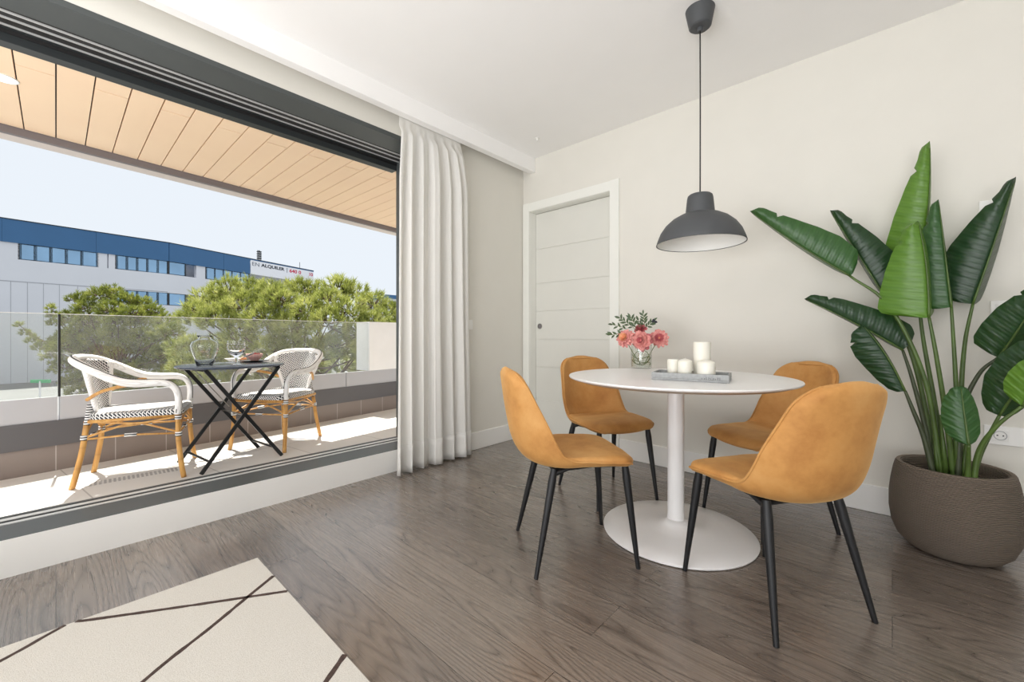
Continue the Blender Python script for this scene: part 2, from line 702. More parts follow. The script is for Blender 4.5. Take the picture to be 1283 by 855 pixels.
def interp(xs, ys, x):
    if x <= xs[0]:
        return ys[0]
    for i in range(len(xs) - 1):
        if x <= xs[i + 1]:
            t = (x - xs[i]) / (xs[i + 1] - xs[i])
            return ys[i] + (ys[i + 1] - ys[i]) * t
    return ys[-1]


S = dict(kind='structure')
XW, YB, ZC = -2.56, 2.96, 2.567      # window wall, back wall, ceiling
Y0, X1 = -4.6, 4.4                   # the rest of the room behind the camera
OPY1 = 1.835                         # right jamb of the big window
ZS, ZH = .151, 2.322                 # window sill and head

# ------------------------------------------------------------------ room shell
tag(MB().box(XW, X1, Y0, YB, -.12, 0).build('floor', M['oak']), **S)
tag(MB().box(XW - .36, X1 + .2, Y0 - .2, YB + .3, ZC, ZC + .25).build('ceiling', M['ceil']), **S)
# window wall: kerb, lintel, pier
w = MB()
w.box(XW - .33, XW, Y0, OPY1, -.12, ZS - .03)
w.box(XW - .36, XW, Y0, OPY1 + .05, ZH + .03, ZC)
w.box(XW - .36, XW, OPY1 + .04, YB + .3, -.12, ZC)
tag(w.build('wall_left', M['wall']), **S)
tag(MB().box(XW, XW + .004, Y0, OPY1 + .02, 0.0, ZS - .002).build('trim_2', M['white']), **S)
# back wall with a door hole
DX0, DX1, DZ = -2.48, -1.648, 2.09
w = MB()
w.box(XW, DX0, YB, YB + .3, 0, ZC)
w.box(DX1, X1, YB, YB + .3, 0, ZC)
w.box(DX0, DX1, YB, YB + .3, DZ, ZC)
tag(w.build('wall_back', M['wall']), **S)
tag(MB().box(X1, X1 + .2, -1.2, YB + .3, 0, ZC).build('wall_right', M['wall']), **S)
w = MB().box(XW - .36, -1.9, Y0 - .2, Y0, 0, ZC).box(1.9, X1 + .2, Y0 - .2, Y0, 0, ZC).box(-1.9, 1.9, Y0 - .2, Y0, 2.35, ZC)
tag(w.build('wall_front', M['wall']), **S)
# door
d = empty('door_1', (0, 0, 0), **S)
fr = MB()
fr.box(-2.553, DX0, YB - .014, YB, 0, 2.17)
fr.box(DX1, -1.568, YB - .014, YB, 0, 2.17)
fr.box(DX0, DX1, YB - .012, YB, DZ, 2.167)
fr.box(DX0, DX0 + .004, YB, YB + .085, 0, DZ)
fr.box(DX1 - .004, DX1, YB, YB + .085, 0, DZ)
fr.box(DX0, DX1, YB, YB + .085, DZ - .004, DZ)
fr.build('door_frame', M['door'], d, bevel=.002)
py = YB + .085
pan = MB()
gz = [0.004, .35, .652, .911, 1.17, 1.43, 1.75, 2.086]
for i in range(len(gz) - 1):
    pan.box(DX0 + .004, DX1 - .004, py, py + .04, gz[i] + .003, gz[i + 1] - .003)
pan.box(DX0 + .004, DX1 - .004, py + .006, py + .04, .004, 2.085)
pan.build('door_panel', M['doorpanel'], d, bevel=.001)
k = onY(676.5, 409, py)
kn = MB()
prof = [(.026, 0), (.026, .003), (.021, .004), (.020, .001), (.001, .0008)]
kn.lathe(prof, 24, (0, 0, 0), cap0=False)
o = kn.build('door_pull', M['steel'], d, smooth=True, auto=40)
o.rotation_euler = (PI / 2, 0, 0)
o.location = (k.x, py - .0005, k.z)
MB().lathe([(.0195, .0016), (.001, .0016)], 24, cap0=False, cap1=False).build('pull_cup', M['fascia'], o)

# baseboards
bb = MB().box(XW, XW + .014, OPY1 + .02, YB, 0, .145)
tag(bb.build('baseboard_left', M['white'], bevel=.004), **S)
bb = MB().box(-1.566, X1, YB - .014, YB, 0, .145)
tag(bb.build('baseboard_back', M['white'], bevel=.004), **S)
# curtain pelmet (drop board below the ceiling)
tag(MB().box(-2.474, -2.414, Y0, YB, 2.438, ZC).build('trim_1', M['ceil'], bevel=.002), **S)

# window frame with its sliding tracks
win = empty('window_1', (0, 0, 0), **S)
f = MB()
f.box(-2.75, XW + .002, Y0, OPY1, ZS - .03, ZS)
f.box(-2.87, -2.75, Y0, OPY1, ZS - .03, ZS - .014)
f.box(-2.89, -2.868, Y0, OPY1, ZS - .20, ZS)
f.build('sill_frame', M['anth'], win)
f = MB()
for a, b_ in ((-2.813, -2.780), (-2.868, -2.846)):
    f.box(a, b_, Y0, OPY1, ZS - .014, ZS - .0005)
f.build('track_channel', M['black_ch'], win)
for a, b_ in ((-2.780, -2.756), (-2.846, -2.813)):
    MB().box(a, b_, Y0, OPY1, ZS - .014, ZS + .0015).build('track_rail', M['rail'], win)
f = MB()
f.box(-2.75, XW + .002, Y0, OPY1, ZH, ZH + .03)
f.box(-2.93, -2.75, Y0, OPY1, ZH + .016, ZH + .04)
f.build('head_frame', M['anth'], win, bevel=.001)
MB().box(-2.99, -2.925, Y0, OPY1, 2.262, ZH + .04).build('head_fin', M['anth_dark'], win, bevel=.001)
MB().box(-2.925, -2.897, Y0, OPY1, ZH - .004, ZH + .016).build('head_lip', M['anth_dark'], win)
f = MB()
for a, b_ in ((-2.770, -2.750), (-2.825, -2.776), (-2.891, -2.831)):
    f.box(a, b_, Y0, OPY1, ZH + .004, ZH + .016)
f.build('head_channel', M['black_ch'], win)
for x, wd in ((-2.773, .003), (-2.828, .003), (-2.894, .0016)):
    MB().box(x - wd, x + wd, Y0, OPY1, ZH - .004, ZH + .016).build('head_rail', M['rail'], win)
MB().box(-2.93, XW + .002, OPY1, OPY1 + .04, ZS - .03, ZH + .03).build('jamb', M['anth'], win)

# ------------------------------------------------------------------ balcony
ZB = .02
BP = Vector((-4.211, -.2335))
BD = Vector((-.13764, .99048))


def bp(y, off=0.0):
    """point on the parapet line at world y, moved off metres outwards"""
    s = (y - BP.y) / BD.y
    p = BP + BD * s
    return p + Vector((-BD.y, BD.x)) * off


YA, YE = -4.6, 3.6
tag(MB().prism([(-2.89, YA), (-2.89, YE), bp(YE, .1), bp(YA, .1)], -.35, ZB).build('floor_balcony', M['btile']), **S)
par = empty('wall_balcony', (0, 0, 0), **S)
MB().slab(bp(YA), bp(YE), .20, ZB, .193, 1).build('tile_course', M['walltile'], par)
MB().slab(bp(YA, -.012), bp(YE, -.012), .25, .193, .365, 1).build('dark_band', M['pardark'], par)
m_ = MB()
for a, b_ in ((YA, .006), (.018, 2.2), (2.212, YE)):
    m_.slab(bp(a, -.004), bp(b_, -.004), .04, .365, .526, 1)
m_.build('pale_band', M['parlight'], par)
MB().slab(bp(2.507, -.01), bp(YE, -.01), .25, .526, 1.107, 1).build('end_block', M['plaster'], par)
MB().box(-4.9, -2.92, YE, YE + .2, -.3, 2.6).build('side_wall', M['plaster'], par)
# glass balustrade
g = empty('glass_balustrade', (bp(0).x, 0, .526), label='clear glass balustrade panels standing on the pale balcony parapet', cat='balustrade')
for a, b_ in ((-4.4, -2.2), (-2.19, .010), (.022, 2.50)):
    pa, pb = bp(a, .0), bp(b_, .0)
    o = MB().slab(pa, pb, .016, .526, 1.094, 1).build('glass_panel', M['glass'])
    o.parent = g
    o.matrix_parent_inverse = Matrix.Translation((-bp(0).x, 0, -.526))
    e_ = MB().slab(bp(a, .002), bp(b_, .002), .012, 1.094, 1.098, 1).build('polished_edge', M['plastic'])
    e_.parent = o
o = MB().slab(bp(.0105, -.002), bp(.0215, -.002), .02, .526, 1.094, 1).build('panel_joint', M['black_ch'])
o.parent = g
o.matrix_parent_inverse = Matrix.Translation((-bp(0).x, 0, -.526))

# drain grate across the floor
ga, gb = onZ(0, 627, ZB), onZ(222, 588, ZB)
dr = empty('drain_grate', (ga.x, ga.y, ZB), label='narrow slotted drain grate set into the pale balcony tiles', cat='drain')
gm = MB()
dd = (gb - ga)
L = dd.length * 1.0
dn = Vector((dd.x, dd.y)).normalized()
nn = Vector((-dn.y, dn.x))
k = -60
while k * .022 < L + .0:
    c = Vector((0, 0)) + dn * (k * .022)
    p = c - nn * .045
    q = c + nn * .045
    gm.prism([p, p + dn * .012, q + dn * .012, q], 0.0, .0012)
    k += 1
gm.build('grate_bars', M['grate'], dr)

# balcony ceiling with orange boards
ZR = 2.28


def rp(y, off=0.0):
    p = Vector((-4.141, -.142)) + BD * ((y + .142) / BD.y)
    return p + Vector((-BD.y, BD.x)) * off


bc = empty('ceiling_balcony', (0, 0, 0), **S)
m_ = MB()
i0 = int(YA / .1388)
for i in range(i0, int(YE / .1388) + 1):
    ya, yb = i * .1388 + .003, (i + 1) * .1388 - .003
    if i % 2 == 1:
        m_.prism([(-2.99, ya), (-2.99, yb), (-3.171, yb), (-3.176, ya)], ZR, ZR + .02)
        m_.prism([(-3.185, ya), (-3.180, yb), rp(yb), rp(ya)], ZR, ZR + .02)
    else:
        m_.prism([(-2.99, ya), (-2.99, yb), rp(yb), rp(ya)], ZR, ZR + .02)
m_.build('orange_boards', M['orange'], bc)
MB().prism([(-2.92, YA), (-2.92, YE + .2), rp(YE + .2, .12), rp(YA, .12)], ZR + .02, ZR + .3).build('roof_slab', M['black_ch'], bc)
MB().prism([rp(YA, .005), rp(YE, .005), rp(YE, .04), rp(YA, .04)], 2.233, ZR + .02).build('dark_edge_strip', M['fascia'], bc)
MB().prism([rp(YA, .04), rp(YE, .04), rp(YE, .165), rp(YA, .165)], 2.232, ZR + .4).build('pale_fascia', M['fascia2'], bc)
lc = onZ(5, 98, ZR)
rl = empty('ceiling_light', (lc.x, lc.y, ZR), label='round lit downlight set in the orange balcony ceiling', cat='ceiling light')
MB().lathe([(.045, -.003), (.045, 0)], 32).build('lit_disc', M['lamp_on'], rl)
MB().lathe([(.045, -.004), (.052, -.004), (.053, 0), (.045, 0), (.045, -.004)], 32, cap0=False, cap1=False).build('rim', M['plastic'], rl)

# ------------------------------------------------------------------ curtain
cu = MB()
NS, NZ = 220, 40


def fold(s):
    return (math.sin(s * 2 * PI * 6.6 + 1.4 * math.sin(s * 7)) * .62 + math.sin(s * 2 * PI * 13.1 + 2) * .16 + math.sin(s * 2 * PI * 2.6 + .6) * .3)


def cur(u, s):
    z = .012 + u * 2.50
    top = max(0, (u - .8) / .2)
    k = u
    ya = 1.520 * (1 - k) + 1.555 * k + .03 * top
    yb = 2.245 * (1 - k) + 2.20 * k - .10 * top ** 1.5
    xa = -2.485
    A = .055 * (1 - k) + .030 * k
    A = max(.010, A * (1 - .55 * top))
    x = xa + .03 + A * fold(s + .012 * math.sin(u * 3)) - .02 * s * (1 - k)
    if u > .93:
        x = min(x, -2.482)
    y = ya + (yb - ya) * s + .012 * math.cos(s * 2 * PI * 7.3) * (1 - k)
    zz = z
    return (min(x, -2.38), y, zz)


cu.grid(cur, NZ, NS)
o = cu.build('curtain', M['curtain'], smooth=True, solid=.0015)
tag(o, 'white floor length curtain gathered beside the large window', 'curtain')
# stitched hem
hm = MB()
hm.grid(lambda u, s: tuple(a + b_ for a, b_ in zip(cur(u * .075, s), (.0022, 0, -.001))), 4, NS)
hh_ = hm.build('hem', M['curtain'], o, smooth=True, solid=.001)

# ------------------------------------------------------------------ rug
RX0, RX1, RY0, RY1 = -1.98, -.35, -1.7, .574
r = MB()
r.box(RX0, RX1, RY0, RY1, 0.0005, .009)
r.cur = 1


def rugline(pts, wd=.008):
    P = bez([(p[0], p[1], 0) for p in pts], 10)
    for i in range(len(P) - 1):
        a, b_ = P[i], P[i + 1]
        d_ = (b_ - a).normalized()
        n_ = Vector((-d_.y, d_.x, 0))
        w1 = wd * (.8 + .35 * noise.noise(a * 30))
        w2 = wd * (.8 + .35 * noise.noise(b_ * 30))
        q = [a - n_ * w1, b_ - n_ * w2, b_ + n_ * w2, a + n_ * w1]
        r.prism([(p.x, p.y) for p in q], .0088, .0102)


rugline([(-1.784, .573), (-1.70, .451), (-1.615, .33), (-1.51, .171), (-1.30, -.08), (-.9, -.5)])
rugline([(-1.64, .573), (-1.735, .42), (-1.83, .27), (-1.951, .083), (-1.979, .045)])
rugline([(-1.979, .02), (-1.952, -.025), (-1.899, -.109), (-1.75, -.4), (-1.55, -.8)])
rugline([(-1.189, .573), (-1.14, .502), (-1.0, .30), (-.8, .0)], .009)
tag(r.build('rug', [M['rug'], M['rugline']]), 'cream flat woven rug with thin dark crossing lines', 'rug')

# ------------------------------------------------------------------ dining table
TC = Vector((-.782, 2.045, 0))
tb = empty('dining_table', TC, label='round white pedestal dining table on the oak floor', cat='table')
TZ = .748
prof = [(.02, TZ - .026), (.40, TZ - .026), (.470, TZ - .024), (.508, TZ - .012)]
MB().lathe(prof, 96, cap1=False).build('tabletop_underside', M['edge'], tb, smooth=True, auto=30)
MB().lathe([(.508, TZ - .012), (.515, TZ - .009), (.518, TZ - .004), (.516, TZ), (.001, TZ)], 96, cap0=False, cap1=False).build('tabletop', M['table_white'], tb, smooth=True, auto=30)
MB().lathe([(.041, .045), (.0385, .09), (.038, .4), (.038, TZ - .026)], 40).build('column', M['table_white'], tb, smooth=True, auto=40)
prof = [(.34, 0), (.346, .001), (.347, .006), (.342, .010), (.24, .016), (.14, .022), (.085, .030), (.058, .042), (.048, .052), (.0415, .0535)]
o = MB().lathe(prof, 96).build('base', M['table_white'], tb, smooth=True, auto=50)
o.location = (.012, -.018, .003)
MB().lathe([(.333, 0), (.338, .003)], 64).build('rubber_ring', M['black_ch'], o)

# ------------------------------------------------------------------ dining chairs
PROF = [(.214, .402), (.204, .423), (.175, .436), (.105, .443), (.03, .438), (-.06, .430), (-.13, .422), (-.185, .432), (-.228, .465), (-.254, .52), (-.270, .59), (-.284, .67), (-.294, .745), (-.303, .812)]
RIM = [(.204, .406), (.198, .419), (.172, .431), (.115, .438), (.055, .442), (0, .447), (-.045, .449), (-.08, .458), (-.108, .480), (-.138, .530), (-.168, .595), (-.208, .675), (-.248, .750), (-.286, .803)]
PC = bez([(0, y, z) for y, z in PROF], 8)
RC = bez([(0, y, z) for y, z in RIM], 8)
cum = [0]
for i in range(1, len(PC)):
    cum.append(cum[-1] + (PC[i] - PC[i - 1]).length)
LEN = cum[-1]


def prof_at(d):
    d = max(0, min(LEN, d))
    for i in range(1, len(cum)):
        if cum[i] >= d:
            t = (d - cum[i - 1]) / (cum[i] - cum[i - 1] + 1e-9)
            p = PC[i - 1].lerp(PC[i], t)
            tg = (PC[min(i + 1, len(PC) - 1)] - PC[max(i - 2, 0)]).normalized()
            return p, Vector((0, tg.z, -tg.y)), RC[i - 1].lerp(RC[i], t)
    return PC[-1], Vector((0, 1, 0)), RC[-1]


DCR = None
# distance along profile where seat meets back
for i in range(len(PC)):
    if PC[i].y < -.190 and DCR is None:
        DCR = cum[i]


def halfw(d):
    W = interp([0, .06, .18, .32, DCR, DCR + .07, DCR + .16, LEN - .10, LEN], [.200, .218, .222, .220, .214, .214, .210, .182, .164], d)
    for e, rc in ((d, .09), (LEN - d, .095)):
        if e < rc:
            W = W - rc + math.sqrt(max(0, rc * rc - (rc - e) ** 2))
    return W


def shell_pt(d, v, off, inset=0.0):
    p, n, rm = prof_at(d)
    w_ = max(.002, halfw(d) - inset)
    x = v * w_
    q = p.lerp(rm, abs(v) ** 2.5) + n * off
    return Vector((x, q.y, q.z))


def make_chair():
    root = empty('dining_chair')
    # outer shell: closed pillow between an inner and an outer side
    nu, nv = 70, 28
    m = MB()

    def edge(d, v):
        e = min(d, LEN - d) / .030
        s = (1 - abs(v)) / .16
        return min(1, max(0, e)) ** .5 * min(1, max(0, s)) ** .5

    def dd_(u):
        return LEN * (.5 - .5 * math.cos(PI * u)) * .55 + LEN * u * .45

    def vv_(s):
        return math.sin((s - .5) * PI) * .45 + (2 * s - 1) * .55
    m.grid(lambda u, s: shell_pt(dd_(u), vv_(s), -.022 * edge(dd_(u), vv_(s)) - .001), nu, nv)
    n0 = len(m.v)
    m.grid(lambda u, s: shell_pt(dd_(u), vv_(s), .004), nu, nv)
    # close border
    w_ = nv + 1
    fs = []
    for i in range(nu):
        fs.append((i * w_, (i + 1) * w_, n0 + (i + 1) * w_, n0 + i * w_))
        fs.append((i * w_ + nv, n0 + i * w_ + nv, n0 + (i + 1) * w_ + nv, (i + 1) * w_ + nv))
    for j in range(nv):
        fs.append((j, n0 + j, n0 + j + 1, j + 1))
        a = nu * w_
        fs.append((a + j, a + j + 1, n0 + a + j + 1, n0 + a + j))
    m.add([], [])
    for q in fs:
        m.f.append(q)
        m.mi.append(0)
    m.build('shell', M['velvet'], root, smooth=True, weld=True)

    def pad(name, d0, d1, th, r0, r1):
        mm = MB()
        nu_, nv_ = 40, 26

        def fn(side):
            def g_(u, s):
                d = d0 + (d1 - d0) * (.5 - .5 * math.cos(PI * u))
                v = math.sin((s - .5) * PI)
                e0 = min(1, max(0, (d - d0) / r0))
                e1 = min(1, max(0, (d1 - d) / r1))
                sd = min(1, max(0, (1 - abs(v)) / .14))
                h = th * math.sqrt(max(0, 1 - (1 - e0) ** 2)) * math.sqrt(max(0, 1 - (1 - e1) ** 2)) * math.sqrt(max(0, 1 - (1 - sd) ** 2))
                wr = 0
                if side:
                    wr = .0016 * noise.noise(Vector((v * 3, d * 14, 1.7))) * (h / th)
                return shell_pt(d, v * .985, .003 + (h + wr if side else -.001), .003)
            return g_
        mm.grid(fn(1), nu_, nv_)
        mm.build(name, M['velvet'], root, smooth=True)
    pad('seat', .004, DCR + .006, .019, .05, .034)
    pad('backrest', DCR - .004, LEN - .004, .018, .034, .04)
    # piping along the rim
    pp_ = []
    for i in range(61):
        d = LEN * .012 + LEN * .976 * i / 60
        pp_.append(shell_pt(d, 1, .0005))
    qq = [Vector((-p.x, p.y, p.z)) for p in reversed(pp_)]
    MB().tube(pp_ + qq + [pp_[0]], .0042, 6, cap=False).build('piping', M['velvet'], root, smooth=True)
    # under frame
    u = MB()
    for s in (-1, 1):
        u.tube([(s * .160, .155, .414), (s * .145, .04, .412), (s * .14, -.12, .398)], .009, 8)
    u.tube([(-.160, .155, .414), (.160, .155, .414)], .009, 8)
    u.tube([(-.14, -.12, .396), (.14, -.12, .396)], .009, 8)
    u.build('under_frame', M['blackmetal'], root, smooth=True, auto=50)
    for s in (-1, 1):
        for (tx, ty, tz, fx, fy) in ((.165, .172, .412, .2, .213), (.150, -.125, .408, .205, -.213)):
            l_ = MB()
            top, ft = Vector((s * tx, ty, tz)), Vector((s * fx, fy, .0))
            l_.tube([top, top.lerp(ft, .12), top.lerp(ft, .6), ft], [.0135, .0165, .0125, .0085], 14)
            l_.build('leg', M['blackmetal'], root, smooth=True, auto=50)
            if ty < 0:
                # bracket running forward from the rear leg
                br = MB().tube([(s * .152, -.130, .385), (s * .150, -.03, .418)], [.011, .007], 8)
                br.build('bracket', M['blackmetal'], root, smooth=True, auto=50)
    return root


ch0 = make_chair()
spots = [
    ((-1.052, 1.553), (.265, .335), 'mustard velvet chair nearest the window, its back to the curtain, left of the table'),
    ((-1.278, 2.244), (.388, -.185), 'mustard velvet chair standing in front of the white door'),
    ((-.331, 1.765), (-.376, .238), 'mustard velvet chair seen from behind, nearest the camera right of the table'),
    ((-.477, 2.451), (-.242, -.352), 'mustard velvet chair between the table and back wall, next to the potted plant'),
]
for i, (p, dr_, lab) in enumerate(spots):
    o = ch0 if i == 0 else copy_tree(ch0)
    o.location = (p[0], p[1], 0)
    o.rotation_euler = (0, 0, math.atan2(dr_[1], dr_[0]) - PI / 2)
    tag(o, lab, 'chair', 'mustard dining chairs around the round table')

# ------------------------------------------------------------------ pendant lamp
LP = Vector((-.706, 2.16, 0))
RZ = 1.404
pl = empty('pendant_lamp', (LP.x, LP.y, ZC), label='dark grey dome pendant lamp hanging over the round table', cat='lamp')
zz = RZ - ZC
shade_o = [(.205, 0), (.2055, .004), (.200, .022), (.186, .058), (.163, .092), (.130, .122), (.094, .142), (.068, .150)]
shade_i = [(r_ - .003 if r_ > .1 else r_ - .003, z_ - .002 if z_ > .004 else z_ + .001) for r_, z_ in shade_o]
MB().lathe([(r_, z_ + zz) for r_, z_ in shade_o], 72, cap0=False, cap1=False).build('shade', M['lampgrey'], pl, smooth=True)
sh_in = MB().lathe([(r_, z_ + zz) for r_, z_ in shade_i], 72, cap0=False, cap1=True).build('shade_lining', M['lampwhite'], pl, smooth=True)
MB().lathe([(.205, 0 + zz), (.2062, -.001 + zz), (.2062, .003 + zz), (.205, .004 + zz)], 72, cap0=False, cap1=False).build('shade_rim', M['lampgrey'], pl, smooth=True)
MB().lathe([(.068, .146 + zz), (.0675, .152 + zz), (.060, .225 + zz), (.057, .238 + zz), (.050, .244 + zz), (.006, .246 + zz)], 48).build('socket_cap', M['lampgrey'], pl, smooth=True, auto=40)
MB().tube([(0, 0, .244 + zz), (0.001, 0, .244 + zz + .4), (0, 0, -.085)], .0033, 8).build('cord', M['blackmetal'], pl, smooth=True)
MB().lathe([(.013, -.108), (.015, -.100), (.015, -.09), (.045, -.088), (.052, -.082), (.068, 0)], 40).build('canopy', M['lampgrey'], pl, smooth=True, auto=35)
MB().ball((0, 0, .10 + zz), .03, 12, 1.2).build('bulb', M['lampwhite'], pl, smooth=True)

# ------------------------------------------------------------------ things on the table
# vase
vp = onZ(803.5, 461.2, TZ)
vz = empty('glass_vase', vp, label='clear glass cylinder vase with flowers on the white table', cat='vase')
VR, VH = .062, .145
MB().lathe([(VR - .006, .0), (VR, .006), (VR, VH), (VR - .003, VH), (VR - .003, .010), (.001, .008)], 48, cap1=False).build('glass_body', M['clear'], vz, smooth=True, auto=40)
MB().lathe([(VR - .0035, .010), (VR - .0035, .085), (.001, .085)], 40, cap1=False).build('water', M['liquid'], vz, smooth=True, auto=40)
vx = vp.x
# a ring of green stem curled in the vase
st = empty('curled_stem', (vp.x, vp.y, TZ + .012), label='green stems curled round inside the glass vase', cat='stem')
pts = []
for i in range(50):
    a = i / 50 * 2 * PI * 1.6
    pts.append((.052 * math.cos(a), .052 * math.sin(a), .006 + .055 * (i / 50) + .012 * math.sin(a * 2)))
MB().tube(pts, .0022, 6).build('stem_ring', M['stemgreen'], st, smooth=True)
pts = [(.05 * math.cos(a), .03 * math.sin(a) * .4, .05 + .045 * math.sin(a)) for a in [j / 24 * 2 * PI for j in range(25)]]
MB().tube(pts, .002, 6).build('stem_loop', M['stemgreen'], st, smooth=True)

Z0 = Vector((0, 0, 1))


def bloom(name, px, py_, D, R_, rings, mats, label, cat, cup_=.5, face=None, group=None):
    c = atD(px, py_, D)
    root = empty(name, c, label=label, cat=cat, group=group)
    face = (face or Vector((-.1, -.6, .5))).normalized()
    a = face.cross(Z0).normalized()
    b2 = a.cross(face).normalized() * -1
    m = MB()
    for ri, (n, rad, lift, ln, wd, mi) in enumerate(rings):
        for kk in range(n):
            th = 2 * PI * kk / n + ri * .37 + random.uniform(-.1, .1)
            dr = a * math.cos(th) + b2 * math.sin(th)
            sd = face.cross(dr).normalized()
            st_ = dr * rad * .25 + face * lift * .3
            m.cur = mi
            ln2 = ln * random.uniform(.88, 1.1)

            def fn(u, s, dr=dr, sd=sd, st_=st_, ln2=ln2, wd=wd, lift=lift, rad=rad):
                ww = wd * (math.sin(PI * min(1, .12 + u * .82)) ** .7)
                x = (s - .5) * 2
                p = st_ + dr * (rad * .2 + ln2 * u * (1 - .25 * lift / R_ * u)) + face * (lift * u + .25 * ww * x * x + .10 * ln2 * math.sin(u * PI)) + sd * ww * x
                return p
            m.grid(fn, 5, 4)
    m.cur = 2
    m.ball(face * R_ * .12, R_ * .2, 6)
    m.build('petals', mats, root, smooth=True)
    tgt = Vector((vp.x, vp.y, TZ + .02)) - c
    MB().tube(bez([face * -.005, tgt * .45 + Vector((0, 0, -.01)), tgt + Vector((random.uniform(-.02, .02), .01, 0))], 8), .0022, 6).build('stem', M['stemgreen'], root, smooth=True)
    return root


VD = vp.x * FW.x + vp.y * FW.y
fc = Vector((.15, -.9, .35))
dah = [(9, .004, .022, .016, .007, 1), (12, .010, .022, .026, .009, 1), (14, .014, .016, .037, .0115, 0), (15, .016, .004, .047, .013, 0), (14, .016, -.012, .049, .014, 0)]
bloom('dahlia', 783, 424, VD - .02, .045, dah, [M['petal_pink'], M['petal_orange'], M['petal_orange']], 'orange pink dahlia at the left side of the vase', 'flower', face=Vector((-.05, -.85, .30)), group='blooms in the glass vase')
bloom('dahlia', 826, 424, VD - .01, .045, dah, [M['petal_pink'], M['petal_rose'], M['petal_orange']], 'pink dahlia with orange heart at the right side of the vase', 'flower', face=Vector((.35, -.85, .15)), group='blooms in the glass vase')
peo = [(5, .004, .026, .018, .016, 1), (6, .010, .030, .030, .021, 0), (7, .016, .024, .042, .024, 0), (8, .02, .006, .052, .026, 0), (8, .02, -.014, .052, .024, 1)]
bloom('peony', 804, 427, VD - .045, .05, peo, [M['petal_pink'], M['petal_rose'], M['petal_pink']], 'large pale pink peony in the middle of the bouquet', 'flower', face=Vector((0, -.9, .1)), group='blooms in the glass vase')
bloom('carnation', 803, 415, VD + .005, .045, [(10, .004, .03, .02, .009, 1), (12, .01, .022, .030, .011, 1), (14, .012, .008, .038, .012, 1)], [M['petal_rose']] * 3, 'deep rose bloom behind and above the pale peony', 'flower', face=Vector((0, -.5, .8)), group='blooms in the glass vase')


def sprig(pxy, tip, D0, D1, label, nl=9, berries=False, ll=.036):
    base = atD(pxy[0], pxy[1], D0)
    tp = atD(tip[0], tip[1], D1)
    root = empty('olive_sprig', base, label=label, cat='sprig', group='leafy sprigs in the vase')
    v = tp - base
    path = bez([Vector((0, 0, 0)), v * .5 + Vector((0, 0, .006)), v], 8)
    low = Vector((vp.x, vp.y, TZ + .06)) - base
    MB().tube([low] + path, .0013, 5).build('stem', M['stemgreen'], root, smooth=True)
    m = MB()
    for i in range(nl):
        f_ = .15 + .85 * i / (nl - 1)
        p = v * f_
        sd = v.normalized().cross(Vector((.3, -1, .2))).normalized() * (1 if i % 2 else -1)
        dr = (v.normalized() * .8 + sd * (.75 if i < nl - 1 else 0) + Vector((random.uniform(-.2, .2),) * 3)).normalized()
        wv = dr.cross(Vector((0, -1, .3))).normalized()
        nn_ = wv.cross(dr)
        l2 = ll * random.uniform(.8, 1.1)
        m.grid(lambda u, s: p + dr * l2 * u + wv * (s - .5) * 2 * l2 * .20 * math.sin(PI * min(1, u * .95 + .03)) + nn_ * .003 * math.sin(u * PI), 6, 2)
    m.build('leaves', M['sprig'], root, smooth=True)
    if berries:
        for q in ((.0, 0, .0), (.018, 0, -.003), (.005, 0, .008)):
            MB().ball(v + Vector(q), .0085, 8).build('berry', M['berry'], root, smooth=True)


sprig((790, 418), (765, 420), VD, VD - .02, 'grey green sprig pointing out to the left of the bouquet')
sprig((790, 415), (768, 407), VD + .02, VD, 'thin sprig above the left dahlia, pointing up and left', 7)
sprig((795, 412), (777, 399), VD + .02, VD + .04, 'yellow green sprig rising up and left over the bouquet', 9, ll=.036)
sprig((797, 412), (790, 397), VD, VD, 'short green sprig standing up behind the left dahlia', 8)
sprig((808, 410), (806, 394), VD + .02, VD + .02, 'tallest sprig, standing straight up in the middle of the bouquet', 8)
sprig((808, 412), (818, 403), VD + .01, VD, 'sprig with dark round berries above the right dahlia', 7, berries=True)
sprig((806, 412), (800, 402), VD, VD - .02, 'short dark sprig just above the rose bloom', 6)

# tray
A = onZ(816, 475.8, TZ)
B = onZ(913.6, 481, TZ)
ax = (B - A).normalized()
ay = Vector((-ax.y, ax.x, 0))
ty = empty('candle_tray', A, math.atan2(ax.y, ax.x), label='grey concrete tray holding candles on the white table', cat='tray')
TL, TW, TH_ = (B - A).length, .165, .034
m = MB()
m.box(0, TL, 0, TW, 0.0005, .010)
m.box(0, TL, 0, .009, .010, TH_)
m.box(0, TL, TW - .009, TW, .010, TH_)
m.box(0, .009, .009, TW - .009, .010, TH_)
m.box(TL - .009, TL, .009, TW - .009, .010, TH_)
m.build('tray_body', M['tray'], ty, bevel=.002)
m = MB()
random.seed(3)
xx = TL - .105
for i in range(9):
    hgt = random.choice((.006, .008, .011))
    m.box(xx, xx + .0022, -.0008, .0, .012, .012 + hgt)
    if i % 2:
        m.box(xx, xx + .006, -.0008, .0, .012 + hgt * .5, .0137 + hgt * .5)
    xx += random.uniform(.007, .011)
m.build('faint_stamp', M['ink'], ty)
cand = [(.080, .085, .0265, .080, 'short plain white candle at the left end of the tray', 0),
        (.134, .058, .031, .086, 'short white candle second from the left, with a domed top', 1),
        (.197, .1185, .0365, .160, 'tall white pillar candle standing at the back of the tray', 0),
        (.222, .0475, .0372, .084, 'short broad cream candle in front of the tall pillar candle', 1)]
